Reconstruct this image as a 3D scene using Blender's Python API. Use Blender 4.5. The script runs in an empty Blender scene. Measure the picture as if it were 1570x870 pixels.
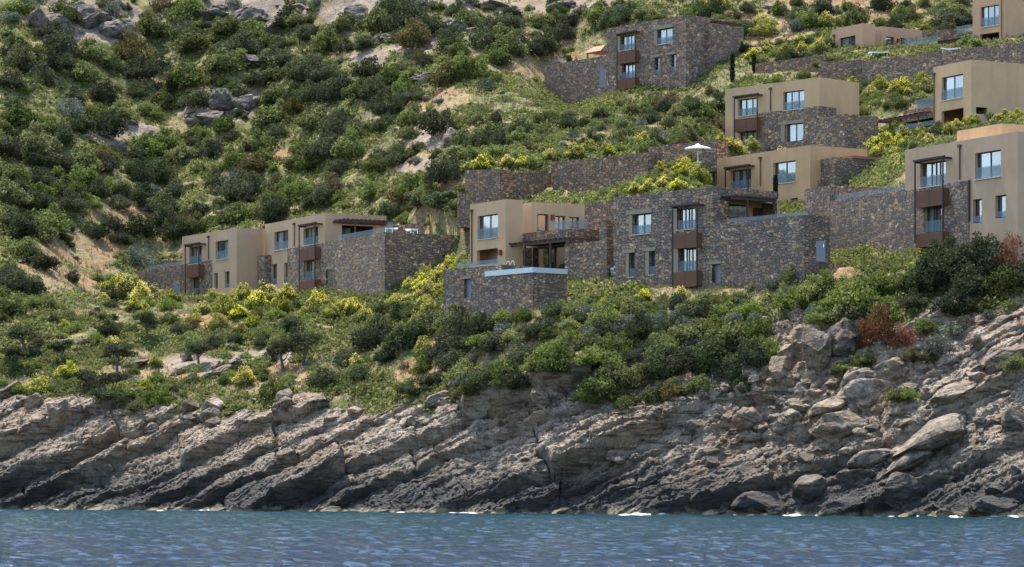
import bpy, math, random
import numpy as np
from mathutils import Vector

# ------------------------------------------------------------------ camera model
F, CX, HY, H = 4600.0, 785.0, 735.0, 2.4        # focal length (px of the 1570 wide photo), centre x, horizon y, eye height
scene = bpy.context.scene
COL = scene.collection
R = math.radians
def za(py, Y): return H + (HY - py) * Y / F
def XY(px, Y): return np.array([(px - CX) * Y / F, Y])
def pxy(x, y, z): return CX + F * x / y, HY - F * (z - H) / y

# ------------------------------------------------------------------ noise
def hsh(*k):
    n = np.zeros(np.broadcast(*k).shape, np.uint32) + np.uint32(2166136261)
    for q in k:
        n = (n ^ np.asarray(q).astype(np.int64).astype(np.uint32)) * np.uint32(16777619)
        n ^= n >> np.uint32(15); n *= np.uint32(2246822519); n ^= n >> np.uint32(13)
    return n.astype(np.float64) / 4294967295.0
def vnoise(x, y, seed=0):
    xi = np.floor(x); yi = np.floor(y); fx = x - xi; fy = y - yi
    fx = fx*fx*fx*(fx*(fx*6-15)+10); fy = fy*fy*fy*(fy*(fy*6-15)+10)
    a = hsh(xi, yi, seed); b = hsh(xi+1, yi, seed); c = hsh(xi, yi+1, seed); d = hsh(xi+1, yi+1, seed)
    return ((a*(1-fx)+b*fx)*(1-fy) + (c*(1-fx)+d*fx)*fy) * 2 - 1
def fbm(x, y, seed=0, o=4, g=.5):
    s = 0; a = 1
    for i in range(o):
        s = s + a * vnoise(x * 2**i + 17.3*i, y * 2**i - 9.1*i, seed + i); a *= g
    return s
def sstep(a, b, x):
    t = np.clip((x - a) / (b - a), 0, 1); return t*t*(3-2*t)

# ------------------------------------------------------------------ mesh helpers
def mesh_np(name, V, faces_flat, n_per, mats, parent=None, loc=(0,0,0), smooth=False, link=True):
    me = bpy.data.meshes.new(name)
    V = np.asarray(V, np.float32).reshape(-1, 3); ff = np.asarray(faces_flat, np.int32).ravel()
    nf = len(ff) // n_per
    me.vertices.add(len(V)); me.vertices.foreach_set('co', V.ravel())
    me.loops.add(len(ff)); me.loops.foreach_set('vertex_index', ff)
    me.polygons.add(nf); me.polygons.foreach_set('loop_start', np.arange(0, nf*n_per, n_per, dtype=np.int32))
    me.polygons.foreach_set('use_smooth', np.full(nf, smooth, dtype=bool))
    me.update(calc_edges=True); me.validate()
    for m in (mats if isinstance(mats, (list, tuple)) else [mats]): me.materials.append(m)
    if not link: return me
    return link_obj(name, me, parent, loc)
def link_obj(name, me, parent=None, loc=(0,0,0)):
    o = bpy.data.objects.new(name, me); COL.objects.link(o); o.location = loc
    if parent is not None: o.parent = parent
    return o
def grid_faces(nr, nc):
    i = np.arange(nr*nc).reshape(nr, nc)
    return np.stack([i[:-1,:-1], i[:-1,1:], i[1:,1:], i[1:,:-1]], -1).reshape(-1, 4)

class MB:
    """collects quads / boxes / tubes; build() links them as ONE mesh object."""
    def __init__(s): s.v = []; s.f = []
    def quad(s, a, b, c, d):
        n = len(s.v); s.v += [tuple(a), tuple(b), tuple(c), tuple(d)]; s.f.append((n, n+1, n+2, n+3))
    def poly(s, pts):
        n = len(s.v); s.v += [tuple(p) for p in pts]; s.f.append(tuple(range(n, n+len(pts))))
    def hexa(s, c):                                  # 8 corners: bottom 4, top 4
        n = len(s.v); s.v += [tuple(p) for p in c]
        for q in ((0,3,2,1),(4,5,6,7),(0,1,5,4),(1,2,6,5),(2,3,7,6),(3,0,4,7)): s.f.append(tuple(n+i for i in q))
    def tube(s, p, q, r, k=6):
        p = Vector(p); q = Vector(q); d = (q-p).normalized(); u = d.orthogonal().normalized(); w = d.cross(u); n = len(s.v)
        r2 = r if not isinstance(r, tuple) else r[1]; r1 = r if not isinstance(r, tuple) else r[0]
        for e, rr in ((p, r1), (q, r2)):
            for i in range(k):
                a = 2*math.pi*i/k; s.v.append(tuple(e + (u*math.cos(a) + w*math.sin(a))*rr))
        for i in range(k): s.f.append((n+i, n+(i+1)%k, n+k+(i+1)%k, n+k+i))
        s.f.append(tuple(n+k-1-i for i in range(k))); s.f.append(tuple(n+k+i for i in range(k)))
    def build(s, name, mat, parent=None, loc=None, smooth=False, local=False):
        if loc is None: loc = (0,0,0)
        off = Vector(parent.location) if parent is not None and not local else Vector((0,0,0))
        if parent is not None and parent.parent is not None and not local: off = off + Vector(parent.parent.location)
        me = bpy.data.meshes.new(name)
        me.from_pydata([tuple(Vector(p) - off - Vector(loc)) for p in s.v], [], s.f)
        if smooth: me.polygons.foreach_set('use_smooth', [True]*len(me.polygons))
        me.materials.append(mat); me.update()
        return link_obj(name, me, parent, loc)

def tag(o, label=None, cat=None, group=None, kind=None):
    if label: o['label'] = label
    if cat: o['category'] = cat
    if group: o['group'] = group
    if kind: o['kind'] = kind
    return o
def empty(name, loc, label, cat, group=None):
    o = bpy.data.objects.new(name, None); COL.objects.link(o); o.location = loc; o.empty_display_size = .5
    return tag(o, label, cat, group)

# ------------------------------------------------------------------ material helpers
def newmat(name):
    m = bpy.data.materials.new(name); m.use_nodes = True
    nt = m.node_tree; nt.nodes.clear()
    out = nt.nodes.new('ShaderNodeOutputMaterial')
    return m, nt, out
class N:
    def __init__(s, nt): s.nt = nt
    def __call__(s, typ, ins=None, **kw):
        n = s.nt.nodes.new('ShaderNode' + typ)
        for k, v in kw.items(): setattr(n, k, v)
        for k, v in (ins or {}).items():
            if hasattr(v, 'is_linked') or isinstance(v, bpy.types.NodeSocket): s.nt.links.new(v, n.inputs[k])
            else: n.inputs[k].default_value = v
        return n
    def noise(s, vec, scale, detail=4, rough=.55, dist=0.):
        return s('TexNoise', {'Vector': vec, 'Scale': scale, 'Detail': detail, 'Roughness': rough, 'Distortion': dist}).outputs['Fac']
    def ramp(s, fac, stops, interp='LINEAR'):
        n = s('ValToRGB', {'Fac': fac}); cr = n.color_ramp; cr.interpolation = interp
        while len(cr.elements) < len(stops): cr.elements.new(.5)
        for e, (p, c) in zip(cr.elements, stops):
            e.position = p; e.color = (*c, 1) if len(c) == 3 else c
        return n.outputs['Color']
    def mix(s, fac, a, b, mode='MIX'):
        n = s('Mix', data_type='RGBA', blend_type=mode, clamp_factor=True)
        for i, v in ((0, fac), (6, a), (7, b)):
            if isinstance(v, bpy.types.NodeSocket): s.nt.links.new(v, n.inputs[i])
            else: n.inputs[i].default_value = v if not isinstance(v, tuple) else ((*v, 1) if len(v) == 3 else v)
        return n.outputs[2]
    def math(s, op, a, b=0., clamp=False):
        n = s('Math', operation=op, use_clamp=clamp)
        for i, v in ((0, a), (1, b)):
            if isinstance(v, bpy.types.NodeSocket): s.nt.links.new(v, n.inputs[i])
            else: n.inputs[i].default_value = v
        return n.outputs[0]
    def bump(s, h, dist=.05, strength=1.):
        return s('Bump', {'Height': h, 'Distance': dist, 'Strength': strength}).outputs['Normal']
def g3(v): return (v, v, v)
# ------------------------------------------------------------------ materials
def mat_plain(name, col, rough=.7, metal=0., noise=.0, nscale=8.):
    m, nt, out = newmat(name); n = N(nt)
    p = n('BsdfPrincipled', {'Roughness': rough, 'Metallic': metal})
    if noise:
        tc = n('TexCoord').outputs['Object']
        f = n.noise(tc, nscale, 5)
        c = n.mix(f, tuple(x*(1-noise) for x in col), tuple(min(1, x*(1+noise)) for x in col))
        nt.links.new(c, p.inputs['Base Color'])
    else: p.inputs['Base Color'].default_value = (*col, 1)
    nt.links.new(p.outputs[0], out.inputs[0]); return m

def mat_plaster(name, col):
    m, nt, out = newmat(name); n = N(nt)
    tc = n('TexCoord').outputs['Object']
    big = n.noise(tc, .35, 4); fine = n.noise(tc, 9., 6, .7)
    mp = n('Mapping', {'Vector': tc, 'Scale': (1.1, 1.1, .09)}).outputs[0]
    streak = n.noise(mp, 1.6, 4, .6)
    c = n.mix(n.ramp(big, [(.35, g3(0)), (.65, g3(1))]), tuple(x*.90 for x in col), tuple(x*1.08 for x in col))
    c = n.mix(n.ramp(streak, [(.5, g3(0)), (.74, g3(.65))]), c, tuple(x*.74 for x in col))
    c = n.mix(n.math('MULTIPLY', fine, .35), c, tuple(x*.8 for x in col))
    p = n('BsdfPrincipled', {'Base Color': c, 'Roughness': .9, 'Normal': n.bump(fine, .02, .5)})
    p.inputs['Specular IOR Level'].default_value = .2
    nt.links.new(p.outputs[0], out.inputs[0]); return m

def mat_stone(name, tint=(1,1,1), brown=.5, sc=1.0):
    m, nt, out = newmat(name); n = N(nt)
    tc = n('TexCoord').outputs['Object']
    wob = n('TexNoise', {'Vector': tc, 'Scale': 1.7, 'Detail': 2.}).outputs['Color']
    vec = n('VectorMath', {0: tc, 1: n('VectorMath', {0: wob, 'Scale': .30}, operation='SCALE').outputs[0]}, operation='ADD').outputs[0]
    rot = n('Mapping', {'Vector': vec, 'Rotation': (0, 0, R(56))}).outputs[0]
    mp = n('Mapping', {'Vector': rot, 'Scale': (2.0*sc, 2.0*sc, 3.5*sc)}).outputs[0]
    v1 = n('TexVoronoi', {'Vector': mp, 'Scale': 1., 'Randomness': .85}, feature='F1', distance='CHEBYCHEV')
    v2 = n('TexVoronoi', {'Vector': mp, 'Scale': 1., 'Randomness': .85}, feature='F2', distance='CHEBYCHEV')
    ve = n.math('SUBTRACT', v2.outputs['Distance'], v1.outputs['Distance'])
    sep = n('SeparateColor', {'Color': v1.outputs['Color']})
    t = tint
    T = lambda r, g, b: (r*t[0], g*t[1], b*t[2])
    k = brown
    col = n.ramp(sep.outputs[0], [(0, T(.078,.074,.074)), (.22, T(.125,.120,.118)), (.42, T(.185,.172,.160)), (.52+.1*(.5-k), T(.225,.175,.122)), (.68+.14*(.5-k), T(.29,.195,.108)), (.82+.1*(.5-k), T(.34,.27,.18)), (.93, T(.15,.108,.075)), (.97, T(.52,.45,.33))], 'CONSTANT')
    inner = n.noise(tc, 11., 5, .65)
    col = n.mix(.22, col, T(.155,.130,.108))
    col = n.mix(n.math('MULTIPLY', inner, .6), col, T(.085,.078,.072))
    big = n.noise(tc, .28, 3)
    col = n.mix(n.ramp(big, [(.42, g3(0)), (.72, g3(.32))]), col, T(.09,.088,.088))
    joint = n.ramp(ve, [(.0, g3(0)), (.075, g3(1))])
    col = n.mix(joint, T(.075,.068,.06), col)
    hgt = n.math('ADD', n.math('MULTIPLY', n.ramp(ve, [(0, g3(0)), (.16, g3(1))]), 1.0), n.math('MULTIPLY', n.math('ADD', sep.outputs[1], inner), .55))
    p = n('BsdfPrincipled', {'Base Color': col, 'Roughness': .88, 'Normal': n.bump(hgt, .09, 1.)})
    p.inputs['Specular IOR Level'].default_value = .25
    nt.links.new(p.outputs[0], out.inputs[0]); return m

def mat_glass(name, gloss=.45, tint=(.80,.88,.97), diff=(.1,.12,.14), dfac=.15, rough=.03):
    m, nt, out = newmat(name); n = N(nt)
    tr = n('BsdfTransparent', {'Color': (.80,.86,.88,1)})
    gl = n('BsdfGlossy', {'Color': (*tint,1), 'Roughness': rough})
    di = n('BsdfDiffuse', {'Color': (*diff,1)})
    m1 = n('MixShader', {0: gloss, 1: tr.outputs[0], 2: gl.outputs[0]})
    m2 = n('MixShader', {0: dfac, 1: m1.outputs[0], 2: di.outputs[0]})
    nt.links.new(m2.outputs[0], out.inputs[0]); return m

def mat_louvre(name, col):
    m, nt, out = newmat(name); n = N(nt)
    tc = n('TexCoord').outputs['Object']
    mp = n('Mapping', {'Vector': tc, 'Scale': (1, 1, 12.)}).outputs[0]
    g = n.noise(mp, 2., 4)
    c = n.mix(g, tuple(x*.6 for x in col), tuple(x*1.25 for x in col))
    p = n('BsdfPrincipled', {'Base Color': c, 'Roughness': .75})
    nt.links.new(p.outputs[0], out.inputs[0]); return m

def mat_leaf(name, cols, trans=.35, sc=.9):
    """leaf colours differ from leaf to leaf, from clump to clump and from plant to plant"""
    m, nt, out = newmat(name); n = N(nt)
    ri = n('NewGeometry').outputs['Random Per Island']
    oi = n('ObjectInfo').outputs['Random']
    tc = n('TexCoord').outputs['Object']
    cl = n.noise(tc, sc, 3)
    c = n.ramp(ri, [(i/(len(cols)-1), c) for i, c in enumerate(cols)])
    c = n.mix(n.ramp(cl, [(.38, g3(0)), (.66, g3(.6))]), c, tuple(x*.62 for x in cols[0]))
    hsv = n('HueSaturation', {'Color': c, 'Hue': n.math('ADD', n.math('MULTIPLY', oi, .034), .483), 'Saturation': n.math('ADD', n.math('MULTIPLY', oi, .25), .82), 'Value': n.math('ADD', n.math('MULTIPLY', n.math('FRACT', n.math('MULTIPLY', oi, 7.31)), .75), .65)})
    d = n('BsdfPrincipled', {'Base Color': hsv.outputs[0], 'Roughness': .85}); d.inputs['Specular IOR Level'].default_value = .06
    t = n('BsdfTranslucent', {'Color': n.mix(.5, hsv.outputs[0], n('HueSaturation', {'Color': hsv.outputs[0], 'Value': 1.6}).outputs[0])})
    ms = n('MixShader', {0: trans, 1: d.outputs[0], 2: t.outputs[0]})
    nt.links.new(ms.outputs[0], out.inputs[0]); return m

def rock_nodes(n, nt, vec, pos, warm=.5, tide=True, rnd=None, bed=False):
    big = n.noise(vec, .22, 4, .6); mid = n.noise(vec, 1.1, 6, .65, .4); fine = n.noise(vec, 6.5, 6, .75)
    c = n.ramp(mid, [(.25, (.120,.094,.070)), (.43, (.27,.215,.160)), (.60, (.42,.342,.252)), (.78, (.57,.475,.36))])
    c = n.mix(n.ramp(big, [(.50-.12*warm, g3(0)), (.66-.06*warm, g3(.75))]), c, n.mix(mid, (.19,.125,.072), (.40,.275,.165)))
    c = n.mix(n.ramp(fine, [(.34, g3(.75)), (.52, g3(0))]), c, (.055,.052,.050))
    vb = n('Mapping', {'Vector': pos, 'Rotation': (0, R(24), 0), 'Scale': (.16, .3, 1.)}).outputs[0] if bed else n('Mapping', {'Vector': vec, 'Scale': (.5, .5, 1.)}).outputs[0]
    crk = n.noise(vb, 3.4 if bed else 2.4, 5, .7, .5)
    old = n('TexVoronoi', {'Vector': n('VectorMath', {0: vec, 1: n('VectorMath', {0: n('TexNoise', {'Vector': vec, 'Scale': 1.2, 'Detail': 3.}).outputs['Color'], 'Scale': .9}, operation='SCALE').outputs[0]}, operation='ADD').outputs[0], 'Scale': .75}, feature='DISTANCE_TO_EDGE').outputs['Distance']
    c = n.mix(n.ramp(crk, [(.34, g3(.80)), (.43, g3(0)), (.60, g3(0)), (.72, g3(0))]), c, (.045,.041,.037))
    c = n.mix(n.ramp(crk, [(.56, g3(0)), (.70, g3(.45))]), c, (.40,.36,.30))
    if rnd is not None:
        c = n('HueSaturation', {'Color': c, 'Value': n.math('ADD', n.math('MULTIPLY', rnd, .55), .52)}).outputs[0]
    if tide:
        z = n('SeparateXYZ', {0: pos}).outputs[2]
        wob = n.noise(vec, .35, 5, .6)
        zz = n.math('SUBTRACT', z, n.math('MULTIPLY', n.math('SUBTRACT', wob, .5), 5.0))
        dark = n.ramp(n.math('DIVIDE', zz, 6.5), [(.0, g3(1.)), (.27, g3(.97)), (.44, g3(.6)), (.80, g3(0))])
        c = n.mix(dark, c, n.mix(mid, (.018,.017,.017), (.085,.078,.070)))
        z2 = n.math('SUBTRACT', z, n.math('MULTIPLY', n.math('SUBTRACT', n.noise(vec, 1.2, 3), .5), 1.4))
        pale = n.ramp(n.math('DIVIDE', z2, .8), [(.0, g3(.9)), (.30, g3(.6)), (.5, g3(0))])
        c = n.mix(pale, c, n.mix(fine, (.16,.125,.07), (.36,.31,.20)))
    h = n.math('ADD', n.math('MULTIPLY', mid, .55), n.math('ADD', n.math('MULTIPLY', fine, .33), n.math('MULTIPLY', n.ramp(crk, [(.33, g3(0)), (.48, g3(1))]), .40)))
    return c, n.bump(h, .48, 1.)
def mat_rock(name, warm=.5, tide=True, obj=False, val=1.):
    m, nt, out = newmat(name); n = N(nt)
    pos = n('NewGeometry').outputs['Position']
    rnd = n('ObjectInfo').outputs['Random'] if obj else None
    c, nor = rock_nodes(n, nt, pos, pos, warm, tide, rnd, not obj)
    if val != 1.: c = n('HueSaturation', {'Color': c, 'Value': val, 'Saturation': .8}).outputs[0]
    p = n('BsdfPrincipled', {'Base Color': c, 'Roughness': .86, 'Normal': nor}); p.inputs['Specular IOR Level'].default_value = .3
    nt.links.new(p.outputs[0], out.inputs[0]); return m

def mat_ground(name):
    m, nt, out = newmat(name); n = N(nt)
    pos = n('NewGeometry').outputs['Position']
    rc, rn = rock_nodes(n, nt, pos, pos, .45, False)
    a = n('Attribute', attribute_name='cover')                    # r: bare earth, g: bare rock
    sp = n('SeparateColor', {'Color': a.outputs['Color']})
    f1 = n.noise(pos, .55, 6, .65); f2 = n.noise(pos, 3.2, 6, .7); f3 = n.noise(pos, .12, 3)
    dry = n.ramp(f2, [(.28, (.10,.072,.042)), (.5, (.235,.175,.095)), (.72, (.36,.285,.165))])
    grn = n.ramp(f2, [(.28, (.028,.042,.012)), (.5, (.075,.095,.028)), (.75, (.16,.165,.055))])
    red = n.ramp(f2, [(.28, (.13,.062,.030)), (.55, (.27,.145,.075)), (.8, (.40,.26,.16))])
    c = n.mix(n.ramp(f1, [(.36, g3(0)), (.58, g3(1))]), dry, grn)
    c = n.mix(sp.outputs[0], c, n.mix(n.ramp(f3, [(.42, g3(0)), (.6, g3(1))]), dry, red))
    rf = n.ramp(n.math('ADD', sp.outputs[1], n.math('MULTIPLY', n.math('SUBTRACT', f1, .5), .9)), [(.42, g3(0)), (.55, g3(1))])
    c = n.mix(rf, c, n.mix(.35, rc, (.06,.055,.05)))
    nb = n.bump(n.math('ADD', n.math('MULTIPLY', f2, .5), f1), .25, 1.)
    p = n('BsdfPrincipled', {'Base Color': c, 'Roughness': .95, 'Normal': nb}); p.inputs['Specular IOR Level'].default_value = .1
    nt.links.new(p.outputs[0], out.inputs[0]); return m

def mat_water(name):
    m, nt, out = newmat(name); n = N(nt)
    pos = n('NewGeometry').outputs['Position']
    mp = n('Mapping', {'Vector': pos, 'Scale': (1., 1.5, 1.)}).outputs[0]
    a = n.noise(mp, 2.6, 4, .6); b = n.noise(mp, 9., 3, .6)
    h = n.math('ADD', a, n.math('MULTIPLY', b, .30))
    y = n('SeparateXYZ', {0: pos}).outputs[1]
    x = n('SeparateXYZ', {0: pos}).outputs[0]
    big = n.noise(n('Mapping', {'Vector': pos, 'Scale': (.5, .12, 1.)}).outputs[0], .25, 3)
    shal = n.ramp(n.math('DIVIDE', n.math('SUBTRACT', n.math('ADD', n.math('ADD', y, n.math('MULTIPLY', x, .55)), n.math('MULTIPLY', big, 40.)), 115.), 100.), [(0, g3(0)), (.75, g3(1.))])
    c = n.mix(shal, (.0015,.013,.030), (.002,.024,.033))           # deep blue offshore, greener over the pale shallows
    gl = n.noise(pos, 2.2, 2, .5)
    p = n('BsdfPrincipled', {'Base Color': c, 'Roughness': .05, 'IOR': 1.333, 'Normal': n.bump(h, .16, 1.), 'Specular IOR Level': .065, 'Coat Weight': .12, 'Coat Roughness': .08, 'Coat Normal': n.bump(gl, 1.0, 1.)})
    nt.links.new(p.outputs[0], out.inputs[0]); return m

M = {}
M['plaster_grey'] = mat_plaster('plaster_greyish_brown', (.49,.34,.215))
M['plaster_tan']  = mat_plaster('plaster_tan', (.555,.375,.215))
M['plaster_orange'] = mat_plaster('plaster_warm_ochre', (.53,.335,.18))
M['plaster_rose'] = mat_plaster('plaster_rosy_ochre', (.54,.34,.205))
M['stone'] = mat_stone('dark_rubble_stone', (1.92,1.64,1.42), .60, 1.32)
M['stone_brown'] = mat_stone('brown_rubble_stone', (1.90,1.50,1.20), .85, 1.45)
M['lintel'] = mat_plain('pale_render', (.27,.22,.155), .85, 0, .15)
M['timber'] = mat_louvre('dark_timber', (.060,.034,.022))
M['rust'] = mat_louvre('rust_brown_timber', (.165,.072,.036))
M['frame'] = mat_plain('dark_window_frame', (.030,.027,.026), .5)
M['pane'] = mat_glass('window_glass', .35, (.82,.86,.92), (.20,.23,.26), .14)
M['guard'] = mat_glass('guard_glass', .0, (.9,.97,1.), (.42,.48,.50), .20, .05)
M['curtain'] = mat_plain('white_curtain', (.80,.80,.76), .9)
M['sill'] = mat_plain('pale_stone_sill', (.52,.49,.44), .7)
M['white'] = mat_plain('white_paint', (.80,.80,.79), .5)
M['coping'] = mat_plain('pale_pool_rim', (.56,.60,.60), .35, 0, .1)
M['steel'] = mat_plain('steel', (.62,.62,.60), .25, 1.)
M['door'] = mat_plain('grey_metal_door', (.17,.185,.21), .5, 0, .1)
M['room'] = mat_plain('dark_interior', (.045,.038,.032), .9)  # shade of the covered terraces, put into the colour
M['lamp'] = mat_plain('red_lamp_shade', (.20,.035,.022), .5)
M['pipe'] = mat_plain('brown_pipe', (.105,.062,.040), .6)
M['tile'] = mat_plain('terracotta_tile', (.26,.13,.085), .8, 0, .2)
M['canvas'] = mat_plain('white_canvas', (.82,.82,.82), .9)
M['bark'] = mat_plain('grey_bark', (.10,.085,.070), .95, 0, .4, 4.)
M['deadwood'] = mat_plain('bleached_twigs', (.25,.21,.175), .95, 0, .3, 4.)
M['rock'] = mat_rock('shore_limestone', .62, True)
M['boulder'] = mat_rock('boulder_limestone', .50, True, True)
M['hillrock'] = mat_rock('hill_limestone', .12, False, True, .72)
M['ground'] = mat_ground('dry_slope')
M['water'] = mat_water('sea_water')
M['foam'] = mat_plain('sea_foam', (.70,.70,.68), .8, 0, .1)
M['l_dark'] = mat_leaf('leaf_dark_evergreen', [(.038,.047,.022), (.066,.079,.035), (.105,.120,.052)], .22)
M['l_green'] = mat_leaf('leaf_mid_green', [(.066,.083,.025), (.124,.147,.043), (.19,.212,.066)], .34)
M['l_bright'] = mat_leaf('leaf_bright_green', [(.086,.108,.025), (.148,.174,.042), (.21,.235,.07)], .38)
M['l_silver'] = mat_leaf('leaf_silver_green', [(.072,.088,.062), (.130,.150,.108), (.20,.22,.165)], .22)
M['l_olive'] = mat_leaf('leaf_olive', [(.070,.090,.038), (.125,.150,.065), (.19,.215,.10)], .3)
M['l_broom'] = mat_leaf('leaf_broom', [(.058,.082,.016), (.115,.140,.028), (.185,.195,.045)], .34)
M['l_cypress'] = mat_leaf('leaf_cypress', [(.012,.024,.010), (.024,.042,.016), (.042,.064,.024)], .15)
M['l_rust'] = mat_leaf('leaf_dead_rust', [(.11,.045,.026), (.20,.085,.048), (.29,.135,.075)], .3)
M['l_brown'] = mat_leaf('leaf_dry_brown', [(.075,.058,.042), (.13,.10,.072), (.20,.16,.115)], .25)
M['l_olivebrown'] = mat_leaf('leaf_olive_brown', [(.070,.062,.022), (.12,.105,.038), (.18,.15,.06)], .3)
M['flower'] = mat_leaf('yellow_flower', [(.45,.39,.035), (.60,.52,.07), (.74,.66,.14)], .35)
M['drygrass'] = mat_leaf('dry_grass_blade', [(.19,.15,.065), (.32,.26,.125), (.46,.39,.21)], .35, .2)
M['under'] = mat_leaf('undergrowth_leaf', [(.062,.074,.022), (.130,.142,.042), (.225,.225,.08)], .34, .12)
# ------------------------------------------------------------------ villas: planes, boxes with openings, windows
class Pl:
    def __init__(s, p, d):
        s.p = np.array(p, float); s.d = np.array(d, float) / np.hypot(*d)
        n = np.array([s.d[1], -s.d[0]]); s.n = n if n @ (-s.p) > 0 else -n
        if s.d[0] < 0 and abs(s.d[0]) > .05: s.d = -s.d
    def shift(s, off): return Pl(s.p + s.n*off, s.d)
    def u(s, px):
        a = (px - CX) / F
        return (a*s.p[1] - s.p[0]) / (s.d[0] - a*s.d[1])
    def xy(s, u, off=0.): return s.p + s.d*u + s.n*off
    def P(s, u, z, off=0.): q = s.xy(u, off); return (q[0], q[1], z)
    def z(s, px, py): return za(py, s.xy(s.u(px))[1])
def plane2(pxa, Ya, pxb, Yb):
    A = XY(pxa, Ya); return Pl(A, XY(pxb, Yb) - A)

FOOT = []      # (polygon, z_top): terrain stays under these
FILL = []      # (polygon, z): terrain is raised to these behind retaining walls

def holed(mb, pl, off, ua, ub, z0, z1, holes, rd):
    """rectangle with rectangular holes and reveals of depth rd"""
    hs = []
    for (a, b, c, d) in holes:
        a, b, c, d = max(a, ua), min(b, ub), max(c, z0), min(d, z1)
        if b - a > .05 and d - c > .05: hs.append((a, b, c, d))
    us = sorted({ua, ub, *[h[0] for h in hs], *[h[1] for h in hs]}); zs = sorted({z0, z1, *[h[2] for h in hs], *[h[3] for h in hs]})
    for i in range(len(us)-1):
        for j in range(len(zs)-1):
            um = (us[i]+us[i+1])/2; zm = (zs[j]+zs[j+1])/2
            if any(h[0] < um < h[1] and h[2] < zm < h[3] for h in hs): continue
            mb.quad(pl.P(us[i], zs[j], off), pl.P(us[i+1], zs[j], off), pl.P(us[i+1], zs[j+1], off), pl.P(us[i], zs[j+1], off))
    for (a, b, c, d) in hs:
        i = off - rd
        mb.quad(pl.P(a,c,off), pl.P(a,d,off), pl.P(a,d,i), pl.P(a,c,i)); mb.quad(pl.P(b,d,off), pl.P(b,c,off), pl.P(b,c,i), pl.P(b,d,i))
        mb.quad(pl.P(a,d,off), pl.P(b,d,off), pl.P(b,d,i), pl.P(a,d,i)); mb.quad(pl.P(b,c,off), pl.P(a,c,off), pl.P(a,c,i), pl.P(b,c,i))

def box(parent, name, pl, uL, uR, z0, z1, depth, mat, off=0., holes=(), sholes=(), rd=.3, foot=True, back=True):
    mb = MB()
    holed(mb, pl, off, uL, uR, z0, z1, list(holes), rd)
    A, B = pl.xy(uL, off), pl.xy(uR, off); C, D = B - pl.n*depth, A - pl.n*depth
    sp = Pl.__new__(Pl); sp.p = B; sp.d = -pl.n; sp.n = pl.d.copy()
    holed(mb, sp, 0., 0., depth, z0, z1, [(h[0]+off, h[1]+off, h[2], h[3]) for h in sholes], rd)
    q = lambda P, z: (P[0], P[1], z)
    if back: mb.quad(q(C,z0), q(D,z0), q(D,z1), q(C,z1))
    mb.quad(q(D,z0), q(A,z0), q(A,z1), q(D,z1)); mb.quad(q(A,z1), q(B,z1), q(C,z1), q(D,z1))
    if foot: FOOT.append(([A, B, C, D], z1))
    return mb.build(name, mat, parent)

def slab(mb, pl, u0, u1, z0, z1, o0, o1):
    """solid bar between offsets o0 (inner) and o1 (outer) of a plane"""
    mb.hexa([pl.P(u0,z0,o1), pl.P(u1,z0,o1), pl.P(u1,z0,o0), pl.P(u0,z0,o0), pl.P(u0,z1,o1), pl.P(u1,z1,o1), pl.P(u1,z1,o0), pl.P(u0,z1,o0)])

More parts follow.
